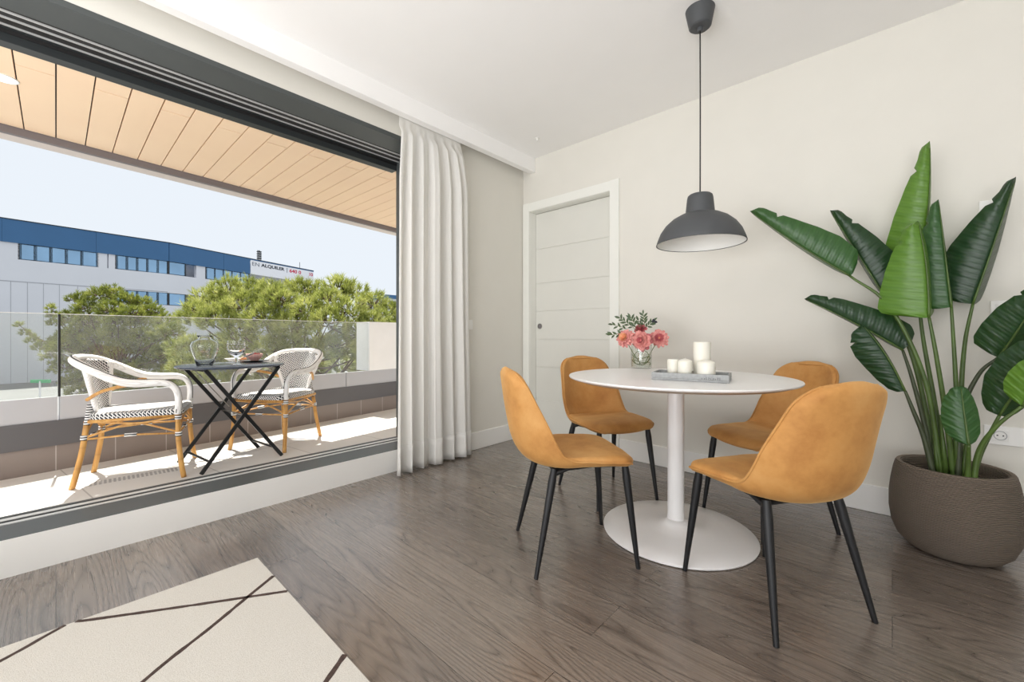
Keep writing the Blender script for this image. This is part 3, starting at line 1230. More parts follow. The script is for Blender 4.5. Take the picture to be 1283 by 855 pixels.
for t_, q_, r_, h_, lab, dome in cand:
    p = A + ax * t_ + ay * q_
    c = empty('pillar_candle', (p.x, p.y, TZ + .0105), label=lab, cat='candle', group='white candles on the concrete tray')
    if dome:
        pr = [(r_ - .003, 0), (r_, .003), (r_, h_ - .014), (r_ - .002, h_ - .010), (r_ * .55, h_ - .004), (.006, h_), (.001, h_)]
    else:
        pr = [(r_ - .003, 0), (r_, .003), (r_, h_ - .004), (r_ - .003, h_), (r_ * .5, h_ - .001), (.001, h_ - .002)]
    MB().lathe(pr, 40).build('wax', M['wax'], c, smooth=True, auto=45)
    MB().tube([(0, 0, h_ - .003), (.001, 0, h_ + .004)], .0008, 5).build('wick', M['binding'], c)

# ------------------------------------------------------------------ potted plant
PT = Vector((.193, 2.64, 0))
pp0 = empty('potted_plant', PT, label='tall bird of paradise plant in a ribbed taupe pot in the corner', cat='potted plant')
prof = [(.085, 0), (.115, .003), (.150, .018), (.180, .052), (.198, .10), (.206, .16), (.206, .23), (.200, .29), (.191, .345), (.184, .372), (.180, .378), (.166, .378), (.160, .372), (.158, .33), (.155, .31)]
MB().lathe(prof, 80, cap1=True).build('pot', M['pot'], pp0, smooth=True, auto=50)
m = MB()
m.grid(lambda u, s: (.158 * u * math.cos(s * 2 * PI), .158 * u * math.sin(s * 2 * PI), .318 + .010 * noise.noise(Vector((u * 4 * math.cos(s * 2 * PI), u * 4 * math.sin(s * 2 * PI), 0))) if u < .99 else .316), 10, 40)
m.build('soil', M['soil'], pp0, smooth=True)


def leaf(base, tip, ctrl, yb, yt, vis, wv, hid, matn, stalkpts, wprof=None, ang=None, stalk='stalk', curl=.0, label=None):
    """base/tip/ctrl in photo pixels, yb/yt the depth planes; vis = side of the midrib that faces the room
    (+1 left of base->tip in the picture, -1 right), wv its width in metres, hid = how much of the other half shows"""
    B_ = onY(base[0], base[1], yb)
    T_ = onY(tip[0], tip[1], yt)
    C_ = onY(ctrl[0], ctrl[1], (yb + yt) / 2)
    n = 36

    def mid(u):
        return B_ * (1 - u) ** 2 + C_ * 2 * u * (1 - u) + T_ * u * u

    def tan(u):
        return ((C_ - B_) * (1 - u) + (T_ - C_) * u).normalized()
    WX = wprof or ([0, .04, .12, .3, .5, .7, .85, .95, 1], [.06, .45, .80, 1, 1, .84, .56, .26, .02])
    view = mid(.5) - Vector((0, 0, CAMH))
    view.normalize()

    def side(u, sgn, amt):
        tg = tan(u)
        inpl = view.cross(tg).normalized() * (-1)   # picture-left of the direction base->tip
        dep = tg.cross(inpl).normalized()
        if dep.dot(view) < 0:
            dep = -dep
        return inpl * sgn * amt + dep * math.sqrt(max(0, 1 - amt * amt)) * (.55 if amt > .5 else 1)
    m = MB()
    uvs = []
    nn2 = 10
    for i in range(n + 1):
        u = i / n
        c = mid(u)
        w_ = interp(WX[0], WX[1], min(u, .90)) * wv
        if u > .90:
            w_ *= math.sqrt(max(0.0004, 1 - ((u - .90) / .10) ** 2))
        for j in range(-nn2, nn2 + 1):
            f_ = abs(j) / nn2
            if j * vis > 0:
                s = side(u, vis, .93)
            else:
                s = side(u, -vis, hid)
            arch = .12 * wv * math.sin(f_ * PI) * (1 if j * vis > 0 else .3)
            nrm = view * -1
            rip = .0030 * math.sin(u * 60 - f_ * 14) * f_
            if wv > .09 and abs(u - .805) < .016 and f_ > .75 and j * vis > 0:
                notch = .75 / max(f_, .75)
            else:
                notch = 1
            P_ = c + s * w_ * f_ * notch + nrm * (arch + rip)
            if P_.y > YB - .012:
                P_.y = YB - .012
            m.v.append(tuple(P_ - PT))
            uvs.append((j / nn2, u * (T_ - B_).length))
    W_ = 2 * nn2 + 1
    for i in range(n):
        for j in range(W_ - 1):
            m.f.append((i * W_ + j, i * W_ + j + 1, (i + 1) * W_ + j + 1, (i + 1) * W_ + j))
            m.mi.append(0)
    lf = m.build('leaf', M[matn], pp0, smooth=True)
    uvl = lf.data.uv_layers.new(name='UVMap')
    for lp in lf.data.loops:
        uvl.data[lp.index].uv = uvs[lp.vertex_index]
    rb = MB().tube([mid(i / 20) - PT + view * -.0015 for i in range(20)], [.0042 * (1 - i / 22) + .0008 for i in range(20)], 6)
    rb.build('midrib', M['stalk'], lf, smooth=True)
    # stalk: photo points from soil to leaf base with depth planes
    P3 = [onY(a, b_, y_) - PT for a, b_, y_ in stalkpts] + [B_ - PT]
    if P3[0].z > .30:
        P3[0].z = .305
    path = bez(P3, 8)
    nP = len(path)
    MB().tube(path, [.0115 * (1 - .55 * i / nP) for i in range(nP)], 8).build('stalk', M[stalk], lf, smooth=True)
    return lf


F_ = 2.60
leaf((1065, 346), (940, 265), (1004, 312), 2.62, 2.50, -1, .128, .10, 'leaf_mid', [(1180, 596, 2.62), (1160, 480, 2.62), (1115, 385, 2.62)], wprof=([0, .03, .1, .3, .5, .7, .82, .9, .96, 1], [.2, .55, .95, 1.08, .95, .72, .55, .45, .3, .05]))
leaf((1113, 379), (1040, 264), (1077, 322), 2.72, 2.68, -1, .122, .10, 'leaf_dark', [(1176, 596, 2.66), (1150, 470, 2.70), (1128, 410, 2.72)], wprof=([0, .05, .2, .4, .6, .8, .9, 1], [.1, .45, 1.0, 1.05, .85, .55, .36, .04]))
leaf((1150, 360), (1165, 177), (1168, 262), 2.76, 2.74, +1, .150, .06, 'leaf_light', [(1186, 596, 2.68), (1170, 500, 2.72), (1156, 420, 2.75)], wprof=([0, .1, .3, .5, .7, .85, .95, 1], [.3, .9, 1.0, .85, .60, .36, .2, .03]))
leaf((1164, 398), (1150, 277), (1164, 330), 2.58, 2.56, +1, .172, .10, 'leaf_light', [(1196, 596, 2.62), (1185, 520, 2.60), (1172, 440, 2.58)], wprof=([0, .04, .1, .3, .5, .7, .85, .95, 1], [.2, .95, 1.08, 1.0, .86, .66, .45, .28, .04]))
leaf((1192, 385), (1176, 250), (1184, 318), 2.66, 2.68, +1, .125, .05, 'leaf_mid', [(1206, 596, 2.64), (1200, 520, 2.66), (1196, 450, 2.66)], wprof=([0, .03, .1, .3, .5, .7, .85, 1], [.5, .98, 1.02, .95, .8, .6, .4, .06]))
leaf((1219, 381), (1273, 222), (1248, 300), 2.78, 2.72, +1, .162, .14, 'leaf_dark', [(1204, 596, 2.68), (1204, 500, 2.74), (1209, 430, 2.77)], wprof=([0, .03, .1, .25, .45, .65, .85, 1], [.4, .85, .98, 1.0, .88, .62, .30, .03]))
leaf((1131, 439), (1008, 375), (1070, 402), 2.66, 2.56, -1, .118, .08, 'leaf_dark', [(1170, 596, 2.60), (1160, 540, 2.62), (1143, 475, 2.64)], wprof=([0, .03, .1, .3, .5, .7, .85, .95, 1], [.5, .8, 1.0, 1.0, .84, .68, .48, .3, .04]), stalk='stalk_dark')
leaf((1134, 490), (1080, 407), (1112, 440), 2.56, 2.52, +1, .100, .06, 'leaf_dark', [(1172, 596, 2.56), (1158, 550, 2.56), (1143, 512, 2.56)], wprof=([0, .05, .2, .4, .6, .8, .93, 1], [.3, .55, .82, 1.0, 1.1, 1.0, .62, .08]), stalk='stalk_dark')
leaf((1214, 558), (1204, 484), (1208, 520), 2.44, 2.46, +1, .070, .55, 'leaf_mid', [(1212, 596, 2.50), (1213, 580, 2.47)], wprof=([0, .06, .2, .4, .6, .8, .92, 1], [.1, .55, .95, 1.05, 1.0, .8, .5, .05]))
leaf((1251, 448), (1312, 352), (1282, 408), 2.66, 2.55, +1, .110, .60, 'leaf_dark', [(1200, 596, 2.60), (1205, 520, 2.63), (1226, 470, 2.66)], wprof=([0, .05, .15, .35, .6, .8, .93, 1], [.3, .85, 1.0, 1.0, .85, .55, .3, .05]), stalk='stalk_dark')
leaf((1252, 521), (1320, 405), (1288, 470), 2.56, 2.45, +1, .105, .55, 'leaf_dark', [(1216, 600, 2.56), (1226, 575, 2.57), (1240, 545, 2.57)], wprof=([0, .05, .15, .35, .6, .8, .93, 1], [.4, .6, .8, 1.0, .9, .55, .3, .05]))
leaf((1281, 509), (1320, 440), (1300, 480), 2.44, 2.36, +1, .080, .80, 'leaf_light', [(1218, 600, 2.50), (1226, 568, 2.49), (1248, 535, 2.46)])
# sheath cluster at the soil
for a, b_, h1 in ((1186, 1178, 520), (1199, 1196, 500), (1176, 1170, 545), (1206, 1210, 555)):
    p0_, p1_ = onY(a, 600, 2.62) - PT, onY(b_, h1, 2.62) - PT
    p0_.z = .31
    MB().tube([p0_, p0_.lerp(p1_, .5), p1_], [.02, .016, .006], 8, squash=.6).build('sheath', M['stalk'], pp0, smooth=True)

# ------------------------------------------------------------------ wall fittings
def plate(name, cx_, cz_, w_, h_, label, cat):
    e_ = empty(name, (cx_, YB, cz_), label=label, cat=cat)
    MB().box(-w_ / 2, w_ / 2, -.009, 0, -h_ / 2, h_ / 2).build('cover_plate', M['plastic'], e_, bevel=.003)
    return e_


c = onY(1266, 547, YB)
sk = plate('wall_socket', c.x, c.z, .165, .088, 'white double power socket plate low on the wall behind the pot', 'socket')
for dx in (-.032,):
    mm = MB().box(dx - .026, dx + .026, -.012, -.009, -.026, .026)
    mm.build('socket_insert', M['plastic'], sk, bevel=.002)
    m2 = MB()
    m2.tube([(dx + .020 * math.cos(a * PI / 16), -.0125, .020 * math.sin(a * PI / 16)) for a in range(33)], .0014, 6, cap=False)
    o = m2.build('socket_well', M['tray'], sk, smooth=True)
    for sx in (-.009, .009):
        MB().box(dx + sx - .0026, dx + sx + .0026, -.0128, -.0115, -.0026, .0026).build('pin_hole', M['socket_dark'], o)
c = onY(1243, 262, YB)
plate('wall_plate', c.x, c.z, .085, .085, 'white blank plate high on the wall behind the dark right leaf', 'wall plate')
c = onY(1258, 388, YB)
s2 = plate('light_switch', c.x, c.z, .085, .085, 'white switch plate behind the plant above the socket', 'switch')
MB().box(-.026, .026, -.013, -.009, -.026, .026).build('rocker', M['plastic'], s2, bevel=.002)
c = onX(587, 407, XW)
s1 = empty('light_switch', (XW, c.y, c.z), label='white switch plate on the wall just right of the curtain', cat='switch')
MB().box(0, .009, -.04, .04, -.04, .04).build('cover_plate', M['plastic'], s1, bevel=.003)
MB().box(.009, .013, -.027, .027, -.027, .027).build('rocker', M['plastic'], s1, bevel=.002)
c = onZ(673, 173.5, ZC)
sn = empty('ceiling_sensor', (c.x, c.y, ZC), label='tiny round metal sensor in the white ceiling near the corner', cat='sensor')
MB().lathe([(.006, -.018), (.008, -.014), (.008, -.004), (.018, -.003), (.019, 0)], 20).build('sensor_body', M['plastic'], sn, smooth=True, auto=40)

# ------------------------------------------------------------------ balcony chairs
def make_bistro():
    root = empty('bistro_armchair')
    SZ = .440
    # seat: woven slab with rolled edge
    m = MB()

    def hw(t):  # t 0 front .. 1 back
        return .222 - .03 * t

    def seat_fn(top):
        def g_(u, s):
            y = .262 - .47 * u
            x = (2 * s - 1)
            c_ = hw(u)
            rc = .05
            e_ = min(u, 1 - u) * .47
            if e_ < rc:
                c_ = c_ - rc + math.sqrt(rc * rc - (rc - e_) ** 2)
            edge_ = min(1, (1 - abs(x)) / .12) * min(1, e_ / .02)
            z = SZ + (.012 * math.sqrt(max(0, edge_)) - .012 * (1 - x * x) * math.sin(PI * u) if top else -.030)
            return (x * c_, y, z)
        return g_
    m.grid(seat_fn(True), 24, 24)
    n0 = len(m.v)
    m.grid(seat_fn(False), 24, 24)
    for i in range(24):
        m.f += [(i * 25, (i + 1) * 25, n0 + (i + 1) * 25, n0 + i * 25), (i * 25 + 24, n0 + i * 25 + 24, n0 + (i + 1) * 25 + 24, (i + 1) * 25 + 24)]
        m.f += [(i, n0 + i, n0 + i + 1, i + 1), (600 + i, 601 + i, n0 + 601 + i, n0 + 600 + i)]
        m.mi += [0] * 4
    m.build('seat', M['wick_seat'], root, smooth=True, weld=True, auto=60)
    # rattan rail under the seat
    fr_ = [(-.215, .235, .400), (.215, .235, .400), (.185, -.195, .400), (-.185, -.195, .400), (-.215, .235, .400)]
    MB().tube([Vector(p) for p in fr_], .011, 8, cap=False).build('seat_rail', M['rattan'], root, smooth=True)
    # arm loop
    half = [(.238, .238, .415), (.243, .243, .49), (.248, .236, .562), (.253, .205, .608), (.258, .150, .626), (.262, .07, .627), (.262, -.01, .636), (.260, -.08, .664), (.250, -.15, .706), (.226, -.215, .744), (.180, -.262, .770), (.10, -.290, .782), (0, -.298, .786)]
    path = bez([Vector(p) for p in half] + [Vector((-p[0], p[1], p[2])) for p in reversed(half[:-1])], 6)
    n = len(path)
    MB().tube(path, [.019 if i > 14 and i < n - 15 else .0165 for i in range(n)], 12).build('arm_loop', M['binding'], root, smooth=True) if False else None
    # dots along the outer edge of the loop
    dt = MB()
    dt.tube(path, [interp([0, .12, .22, .38, .5, .62, .78, .88, 1], [.0185, .019, .026, .024, .021, .024, .026, .019, .0185], i / (n - 1)) for i in range(n)], 14)
    dt.cur = 1
    for i in range(0, n - 1):
        for k in range(2):
            p = path[i].lerp(path[i + 1], k / 2)
            tg = (path[i + 1] - path[i]).normalized()
            outw = Vector((p.x, p.y + .05, 0)).normalized()
            u_ = tg.cross(outw).normalized()
            if u_.z < 0:
                u_ = -u_
            cc = p + (outw * .35 + u_ * .94).normalized() * interp([0, .12, .22, .38, .5, .62, .78, .88, 1], [.0185, .019, .026, .024, .021, .024, .026, .019, .0185], i / (n - 1))
            dt.ball(cc, .0036, 3)
    dt.build('arm_loop', [M['binding'], M['blackmetal']], root, smooth=True)
    # back panel
    def back(off):
        def g_(u, s):
            x = (2 * s - 1)
            wt = interp([0, .25, .6, .85, 1], [.118, .140, .190, .215, .205], u)
            z = .452 + (.778 - .452) * u - .03 * x * x * u
            y = -.205 - .185 * u + .055 * u + (.075 * u + .012) * x * x
            y = -.200 - .092 * u ** 1.1 + (.075 * u + .015) * x * x
            return (x * wt, y - off, z)
        return g_
    m = MB()
    m.grid(back(0), 24, 20)
    m.build('backrest', M['wick_back'], root, smooth=True, solid=.010)
    # white bound side edges of the back and lower striped binding
    for s in (-1, 1):
        b_ = [Vector(back(0)(u, 1 if s > 0 else 0)) for u in [i / 14 for i in range(15)]]
        MB().tube(b_, [.014 + .006 * i / 14 for i in range(15)], 10).build('back_side_binding', M['binding'], root, smooth=True)
        MB().tube([(s * .128, -.205, .500), (s * .150, -.212, .40), (s * .155, -.215, .375)], .0155, 10).build('striped_binding', M['stripe'], root, smooth=True)
        # legs
        MB().tube(bez([(s * .238, .240, .415), (s * .238, .243, .25), (s * .242, .258, .09), (s * .248, .272, 0)], 6), .0150, 12).build('leg', M['rattan'], root, smooth=True)
        MB().tube(bez([(s * .155, -.215, .375), (s * .165, -.232, .22), (s * .178, -.256, .08), (s * .185, -.272, 0)], 6), .0150, 12).build('leg', M['rattan'], root, smooth=True)
        for (x_, y_, z_) in ((.238, .241, .395), (.238, .243, .285)):
            MB().tube([(s * x_, y_, z_ - .014), (s * x_, y_, z_ + .014)], .0185, 10).build('leg_binding', M['stripe'], root, smooth=True)
        MB().tube([(s * .161, -.226, .285), (s * .159, -.223, .315)], .0185, 10).build('leg_binding', M['stripe'], root, smooth=True)
        # curved rattan brace from back to arm
        MB().tube(bez([(s * .150, -.215, .530), (s * .200, -.14, .580), (s * .240, -.06, .606), (s * .252, -.01, .616)], 6), .0105, 8).build('arm_brace', M['rattan'], root, smooth=True)
        # side stretchers: two canes crossing in an arch
        MB().tube(bez([(s * .238, .235, .300), (s * .205, .06, .365), (s * .200, 0, .372), (s * .168, -.20, .395)], 6), .0065, 8).build('stretcher', M['rattan'], root, smooth=True)
        MB().tube(bez([(s * .160, -.220, .300), (s * .195, -.03, .365), (s * .215, .07, .372), (s * .236, .225, .395)], 6), .0065, 8).build('stretcher', M['rattan'], root, smooth=True)
        MB().tube([(s * .236, .23, .290), (s * .200, 0, .300), (s * .163, -.215, .290)], .006, 8).build('stretcher', M['rattan'], root, smooth=True)
        MB().tube([(s * .205, .03, .300), (s * .195, -.03, .300)], .011, 8).build('cane_binding', M['stripe'], root, smooth=True)
    for y_, w_ in ((.243, .236), (-.222, .160)):
        MB().tube(bez([(-w_, y_, .300), (-w_ * .3, y_, .365), (w_ * .3, y_, .385), (w_, y_, .395)], 6), .0065, 8).build('stretcher', M['rattan'], root, smooth=True)
        MB().tube(bez([(w_, y_, .300), (w_ * .3, y_, .365), (-w_ * .3, y_, .385), (-w_, y_, .395)], 6), .0065, 8).build('stretcher', M['rattan'], root, smooth=True)
        MB().tube([(-w_, y_, .292), (w_, y_, .292)], .006, 8).build('stretcher', M['rattan'], root, smooth=True)
        MB().tube([(-.03, y_, .292), (.03, y_, .292)], .011, 8).build('cane_binding', M['stripe'], root, smooth=True)
    return root


b0 = make_bistro()
for i, (p, dr_, lab) in enumerate([((-3.742, .378), (.147, .478), 'white woven rattan armchair left of the folding table, turned sideways'),
                                   ((-3.900, 1.312), (.26, -.409), 'white woven rattan armchair right of the folding table, facing the room')]):
    o = b0 if i == 0 else copy_tree(b0)
    o.location = (p[0], p[1], ZB)
    o.rotation_euler = (0, 0, math.atan2(dr_[1], dr_[0]) - PI / 2)
    tag(o, lab, 'chair', 'white rattan armchairs on the balcony')

# ------------------------------------------------------------------ folding table on the balcony
FT = Vector((-3.632, .886, ZB))
ft = empty('folding_table', FT, math.atan2(.53, -.065) - PI / 2, label='black folding bistro table with crossed legs on the balcony', cat='table')
FH = .712
prof = [(.02, FH - .016), (.325, FH - .016), (.338, FH - .012), (.340, FH - .003), (.336, FH), (.001, FH)]
MB().lathe(prof, 72).build('tabletop', M['tbl_top'], ft, smooth=True, auto=40)


def flat(a, b_, wd=.024, th=.008):
    a, b_ = Vector(a), Vector(b_)
    t_ = (b_ - a).normalized()
    x = Vector((1, 0, 0))
    n_ = t_.cross(x).normalized()
    vs = []
    for p in (a, b_):
        for sx, sn in ((-1, -1), (1, -1), (1, 1), (-1, 1)):
            vs.append(p + x * sx * th / 2 * 1.6 + n_ * sn * wd / 2)
    return MB().add(vs, [(0, 1, 2, 3), (7, 6, 5, 4), (0, 4, 5, 1), (1, 5, 6, 2), (2, 6, 7, 3), (3, 7, 4, 0)])


for sx, ins in ((1, 0), (-1, 0)):
    xo = .215 * sx
    xi = .195 * sx
    flat((xo, -.265, .004), (xo, .235, FH - .018)).build('leg', M['black_tbl'], ft, bevel=.001)
    flat((xi, .265, .004), (xi, -.235, FH - .018)).build('leg', M['black_tbl'], ft, bevel=.001)
MB().tube([(-.215, -.215, .075), (.215, -.215, .075)], .008, 8).build('stretcher', M['black_tbl'], ft, smooth=True)
MB().tube([(-.195, .215, .075), (.195, .215, .075)], .008, 8).build('stretcher', M['black_tbl'], ft, smooth=True)
MB().tube([(-.215, .235, FH - .024), (.215, .235, FH - .024)], .008, 8).build('top_bar', M['black_tbl'], ft, smooth=True)
MB().tube([(-.195, -.235, FH - .024), (.195, -.235, FH - .024)], .008, 8).build('top_bar', M['black_tbl'], ft, smooth=True)
MB().tube([(-.205, 0, .355), (.205, 0, .355)], .006, 8).build('pivot_rod', M['steel'], ft, smooth=True)
MB().tube([(0, -.235, FH - .026), (0, -.02, .40)], .003, 6).build('stay_wire', M['steel'], ft, smooth=True)
ZT = ZB + FH + .0005

# pitcher
c = onZ(256.5, 458.6, ZT)
k_ = (c.x * FW.x + c.y * FW.y) / FPX      # metres per pixel there
pi = empty('glass_pitcher', c, label='round shouldered clear glass vase full of water on the folding table', cat='vase')
R1 = 15.0 * k_
H1 = 38 * k_
po = [(R1 * .50, 0), (R1 * .56, .004), (R1 * .72, H1 * .25), (R1 * .94, H1 * .52), (R1, H1 * .66), (R1 * .92, H1 * .77), (R1 * .62, H1 * .85), (R1 * .46, H1 * .89), (R1 * .44, H1 * .93), (R1 * .56, H1)]
inn = [(r_ - .005, z_ + (.008 if z_ < .002 else 0)) for r_, z_ in po]
MB().lathe(po + list(reversed(inn)) + [(.001, .012)], 48, cap1=False).build('glass_body', M['pitcherglass'], pi, smooth=True)
MB().lathe([(r_ - .0055, z_ + .009) for r_, z_ in po[:6]] + [(.001, H1 * .77 + .009)], 40, cap1=False).build('water', M['liquid'], pi, smooth=True)
# goblet
c = onZ(296, 456.8, ZT)
k_ = (c.x * FW.x + c.y * FW.y) / FPX
gb_ = empty('drinking_goblet', c, label='patterned stemmed glass goblet on the folding table', cat='glass')
Rg = 10.0 * k_
Hg = 30 * k_
pr = [(Rg * .62, 0), (Rg * .60, .003), (Rg * .15, .008), (Rg * .13, Hg * .22), (Rg * .35, Hg * .34), (Rg * .80, Hg * .48), (Rg * .97, Hg * .66), (Rg * .96, Hg), (Rg * .90, Hg), (Rg * .90, Hg * .67), (Rg * .72, Hg * .51), (.001, Hg * .40)]
MB().lathe(pr, 40).build('glass_body', M['gobletglass'], gb_, smooth=True, auto=60)
pt = MB()
for i in range(16):
    a = 2 * PI * i / 16
    for j in range(3):
        pt.ball((Rg * .955 * math.cos(a + j * .2), Rg * .955 * math.sin(a + j * .2), Hg * (.62 + .11 * j)), .0038, 3)
pt.build('raised_dots', M['china'], gb_, smooth=True)
# plates, bowl
c = onZ(319, 453.2, ZT)
k_ = (c.x * FW.x + c.y * FW.y) / FPX
dp = empty('serving_plate', c, label='dark flat plate under the pink bowl on the folding table', cat='plate')
MB().lathe([(.06, 0), (.085, .003), (.105, .008), (.105, .011), (.084, .006), (.001, .005)], 48).build('plate_body', M['black_tbl'], dp, smooth=True)
bw = empty('berry_bowl', (c.x, c.y, ZT + .006), label='small pink bowl of red berries on the dark plate', cat='bowl')
Rb = 9.5 * k_
MB().lathe([(Rb * .45, 0), (Rb * .5, .006), (Rb * .85, .03), (Rb, .058), (Rb * .95, .058), (Rb * .8, .032), (.001, .012)], 40).build('bowl_body', M['pinkbowl'], bw, smooth=True)
for i, (x_, y_) in enumerate(((0, 0), (.02, .01), (-.02, .008), (.005, -.022), (.008, .028), (-.015, -.018))):
    bq = empty('red_berry', (c.x + x_, c.y + y_, ZT + .06 + (.006 if i == 0 else 0)), label='red berry heaped with others in the small pink bowl', cat='berry', group='red berries in the pink bowl')
    MB().ball((0, 0, 0), .011, 8).build('fruit', M['redberry'], bq, smooth=True)
MB().lathe([(.001, .03), (Rb * .8, .032), (Rb * .86, .046), (.001, .052)], 24).build('cream', M['china'], bw, smooth=True)
c2_ = onZ(293, 452.5, ZT)
sp = empty('small_dish', c2_, label='small white dish with bread behind the goblet', cat='dish')
MB().lathe([(.035, 0), (.04, .004), (.068, .022), (.064, .022), (.038, .008), (.001, .007)], 40).build('dish_body', M['china'], sp, smooth=True)
c3_ = onZ(305, 452.3, ZT)
br = empty('bread_roll', (c3_.x, c3_.y, ZT), label='small piece of browned bread between goblet and bowl', cat='bread')
MB().lathe([(.012, 0), (.022, .004), (.026, .014), (.020, .026), (.008, .032), (.001, .033)], 16).build('crust', M['bread'], br, smooth=True)
a_ = onZ(303, 454.5, ZT) + Vector((0, 0, .034))
b_ = a_ + RT * (18 * k_) + Vector((0, 0, 13 * k_ * 0.55)) - FW * .03
bt = empty('spreader', a_, label='pale rounded spreader handle leaning up beside the pink bowl', cat='cutlery')
v_ = b_ - a_
MB().tube([(0, 0, 0), v_ * .3, v_ * .8, v_], [.004, .008, .010, .007], 10, squash=.6).build('handle', M['china'], bt, smooth=True)

# ------------------------------------------------------------------ world beyond the balcony
GZ = -2.6
tag(MB().box(-140, -6.2, -80, 120, GZ - .3, GZ).build('ground', M['asphalt']), **S)

# office building: two faces meeting at a shallow corner
P0 = atD(0, 0, 30.0)
P0 = Vector((P0.x, P0.y))


def vdir(px):
    v = FW + RT * ((px - CX) / FPX)
    return Vector((v.x, v.y)).normalized()


d1, d2 = vdir(985), vdir(805)
PK = onPlane(211, 300, P0, d1)
PK = Vector((PK.x, PK.y))


def fpt(px):
    return onPlane(px, 300, P0, d1) if px <= 211 else onPlane(px, 300, PK, d2)


def fz(px, py_):
    return (onPlane(px, py_, P0, d1) if px <= 211 else onPlane(px, py_, PK, d2)).z


ZTOP = fz(120, 291.2)
ZBB = fz(120, 316.6)
ZWB = fz(90, 331.8)
ZL1 = fz(185, 365.5)
ZL0 = fz(200, 382.2)
ob = empty('office_building', (P0.x, P0.y, GZ), label='long grey office building with blue top band across the street', cat='building')
INV = Matrix.Translation((-P0.x, -P0.y, -GZ))


def ob_part(mb, name, mat, parent=ob, **kw):
    o = mb.build(name, mat, **kw)
    o.parent = parent
    if parent == ob:
        o.matrix_parent_inverse = INV
    return o


def strip(mb, pa, pb, z0, z1, out=0.0, th=.3):
    """wall strip between two photo columns; out = metres proud of the wall face (towards the balcony)"""
    cuts = [pa] + ([211] if pa < 211 < pb else []) + [pb]
    for a, b_ in zip(cuts[:-1], cuts[1:]):
        A_, B_2 = fpt(a + 1e-4 if a == 211 else a), fpt(b_)
        d_ = Vector((B_2.x - A_.x, B_2.y - A_.y)).normalized()
        n_ = Vector((d_.y, -d_.x))
        p_ = Vector((A_.x, A_.y)) + n_ * out
        q_ = Vector((B_2.x, B_2.y)) + n_ * out
        mb.slab(p_, q_, th, z0, z1, 1)
    return mb


LX = -160
w_ = MB()
strip(w_, LX, 392, ZL1, ZWB, 0)                   # spandrel between the rows
strip(w_, LX, 24, ZWB, ZBB, 0)
strip(w_, LX, 146, ZL0, ZL1, 0)
strip(w_, LX, 392, GZ, ZL0, 0)
ob_part(w_, 'wall', M['facade'])
for a, b_, z0_, z1_ in ((122.5, 134.5, ZWB, ZBB), (136, 145.5, ZWB, ZBB), (246, 258, ZWB, ZBB), (245.5, 252, ZL0, ZL1)):
    ob_part(strip(MB(), a, b_, z0_, z1_, 0), 'pier', M['facade'])
w_ = MB()
strip(w_, LX, 392, GZ, ZTOP - .3, -1.1, .4)
ob_part(w_, 'recessed_wall', M['joint'])
w_ = MB()
edges = [LX, 2, 120, 211, 279.3, 312.5]
for a, b_ in zip(edges[:-1], edges[1:]):
    strip(w_, a + .12, b_ - .12, ZBB, ZTOP, .12, .5)
strip(w_, 312.5, 392, ZTOP - .15, ZTOP, .12, .5)
ob_part(w_, 'blue_band', M['bluepanel'])
w_ = MB()
strip(w_, LX, 392, ZTOP, ZTOP + .06, .16, .5)
ob_part(w_, 'roof_edge', M['frame_d'])
w_ = MB()
strip(w_, LX, 210, fz(60, 355.6) - .03, fz(60, 355.6) + .03, .02, .1)
for px in (13, 34, 54, 74, 97, 120):
    A_ = fpt(px)
    w_.slab((A_.x, A_.y), (A_.x + d1.x * .03, A_.y + d1.y * .03), -.01, GZ, fz(60, 356), 1)
ob_part(w_, 'panel_joints', M['joint'])


def window_run(px0, px1, n, z0, z1):
    f0 = MB()
    xs = [px0 + (px1 - px0) * i / n for i in range(n + 1)]
    A_ = [fpt(x) for x in xs]
    for i, x in enumerate(xs):
        p = Vector((A_[i].x, A_[i].y))
        dd2 = (Vector((A_[-1].x, A_[-1].y)) - Vector((A_[0].x, A_[0].y))).normalized()
        f0.slab(p - dd2 * .09, p + dd2 * .09, .12, z0, z1, 1)
    strip(f0, px0, px1, z1 - .06, z1, 0, .12)
    strip(f0, px0, px1, z0, z0 + .06, 0, .12)
    fr2 = ob_part(f0, 'window_row', M['frame_d'])
    for i in range(n):
        g2 = MB()
        a, b_ = A_[i], A_[i + 1]
        g2.slab((a.x, a.y), (b_.x, b_.y), .06, z0, z1, 1)
        o = g2.build('pane', M['officeglass'], fr2)


window_run(24.8, 122, 5, ZWB, ZBB)
window_run(146, 210.5, 5, ZWB, ZBB)
window_run(211.2, 232, 1, ZWB, ZBB)
window_run(258.3, 312, 5, ZWB, ZBB)
window_run(146, 210.5, 5, ZL0, ZL1)
window_run(211.2, 232, 1, ZL0, ZL1)
# antennas on the roof
for px, h_, n_ in ((323, 1.15, 3), (375.5, .8, 1)):
    A_ = fpt(px)
    m = MB()
    for j in range(n_):
        m.tube([(A_.x + j * .12, A_.y + j * .12, ZTOP), (A_.x + j * .12, A_.y + j * .12, ZTOP + h_ * (1 - .2 * (j == 2)))], .05 if n_ > 1 else .03, 6)
    if n_ > 1:
        for q in range(4):
            m.box(A_.x - .1, A_.x + .3, A_.y - .1, A_.y + .3, ZTOP + .2 + q * .25, ZTOP + .28 + q * .25)
    ob_part(m, 'antenna', M['frame_d'])

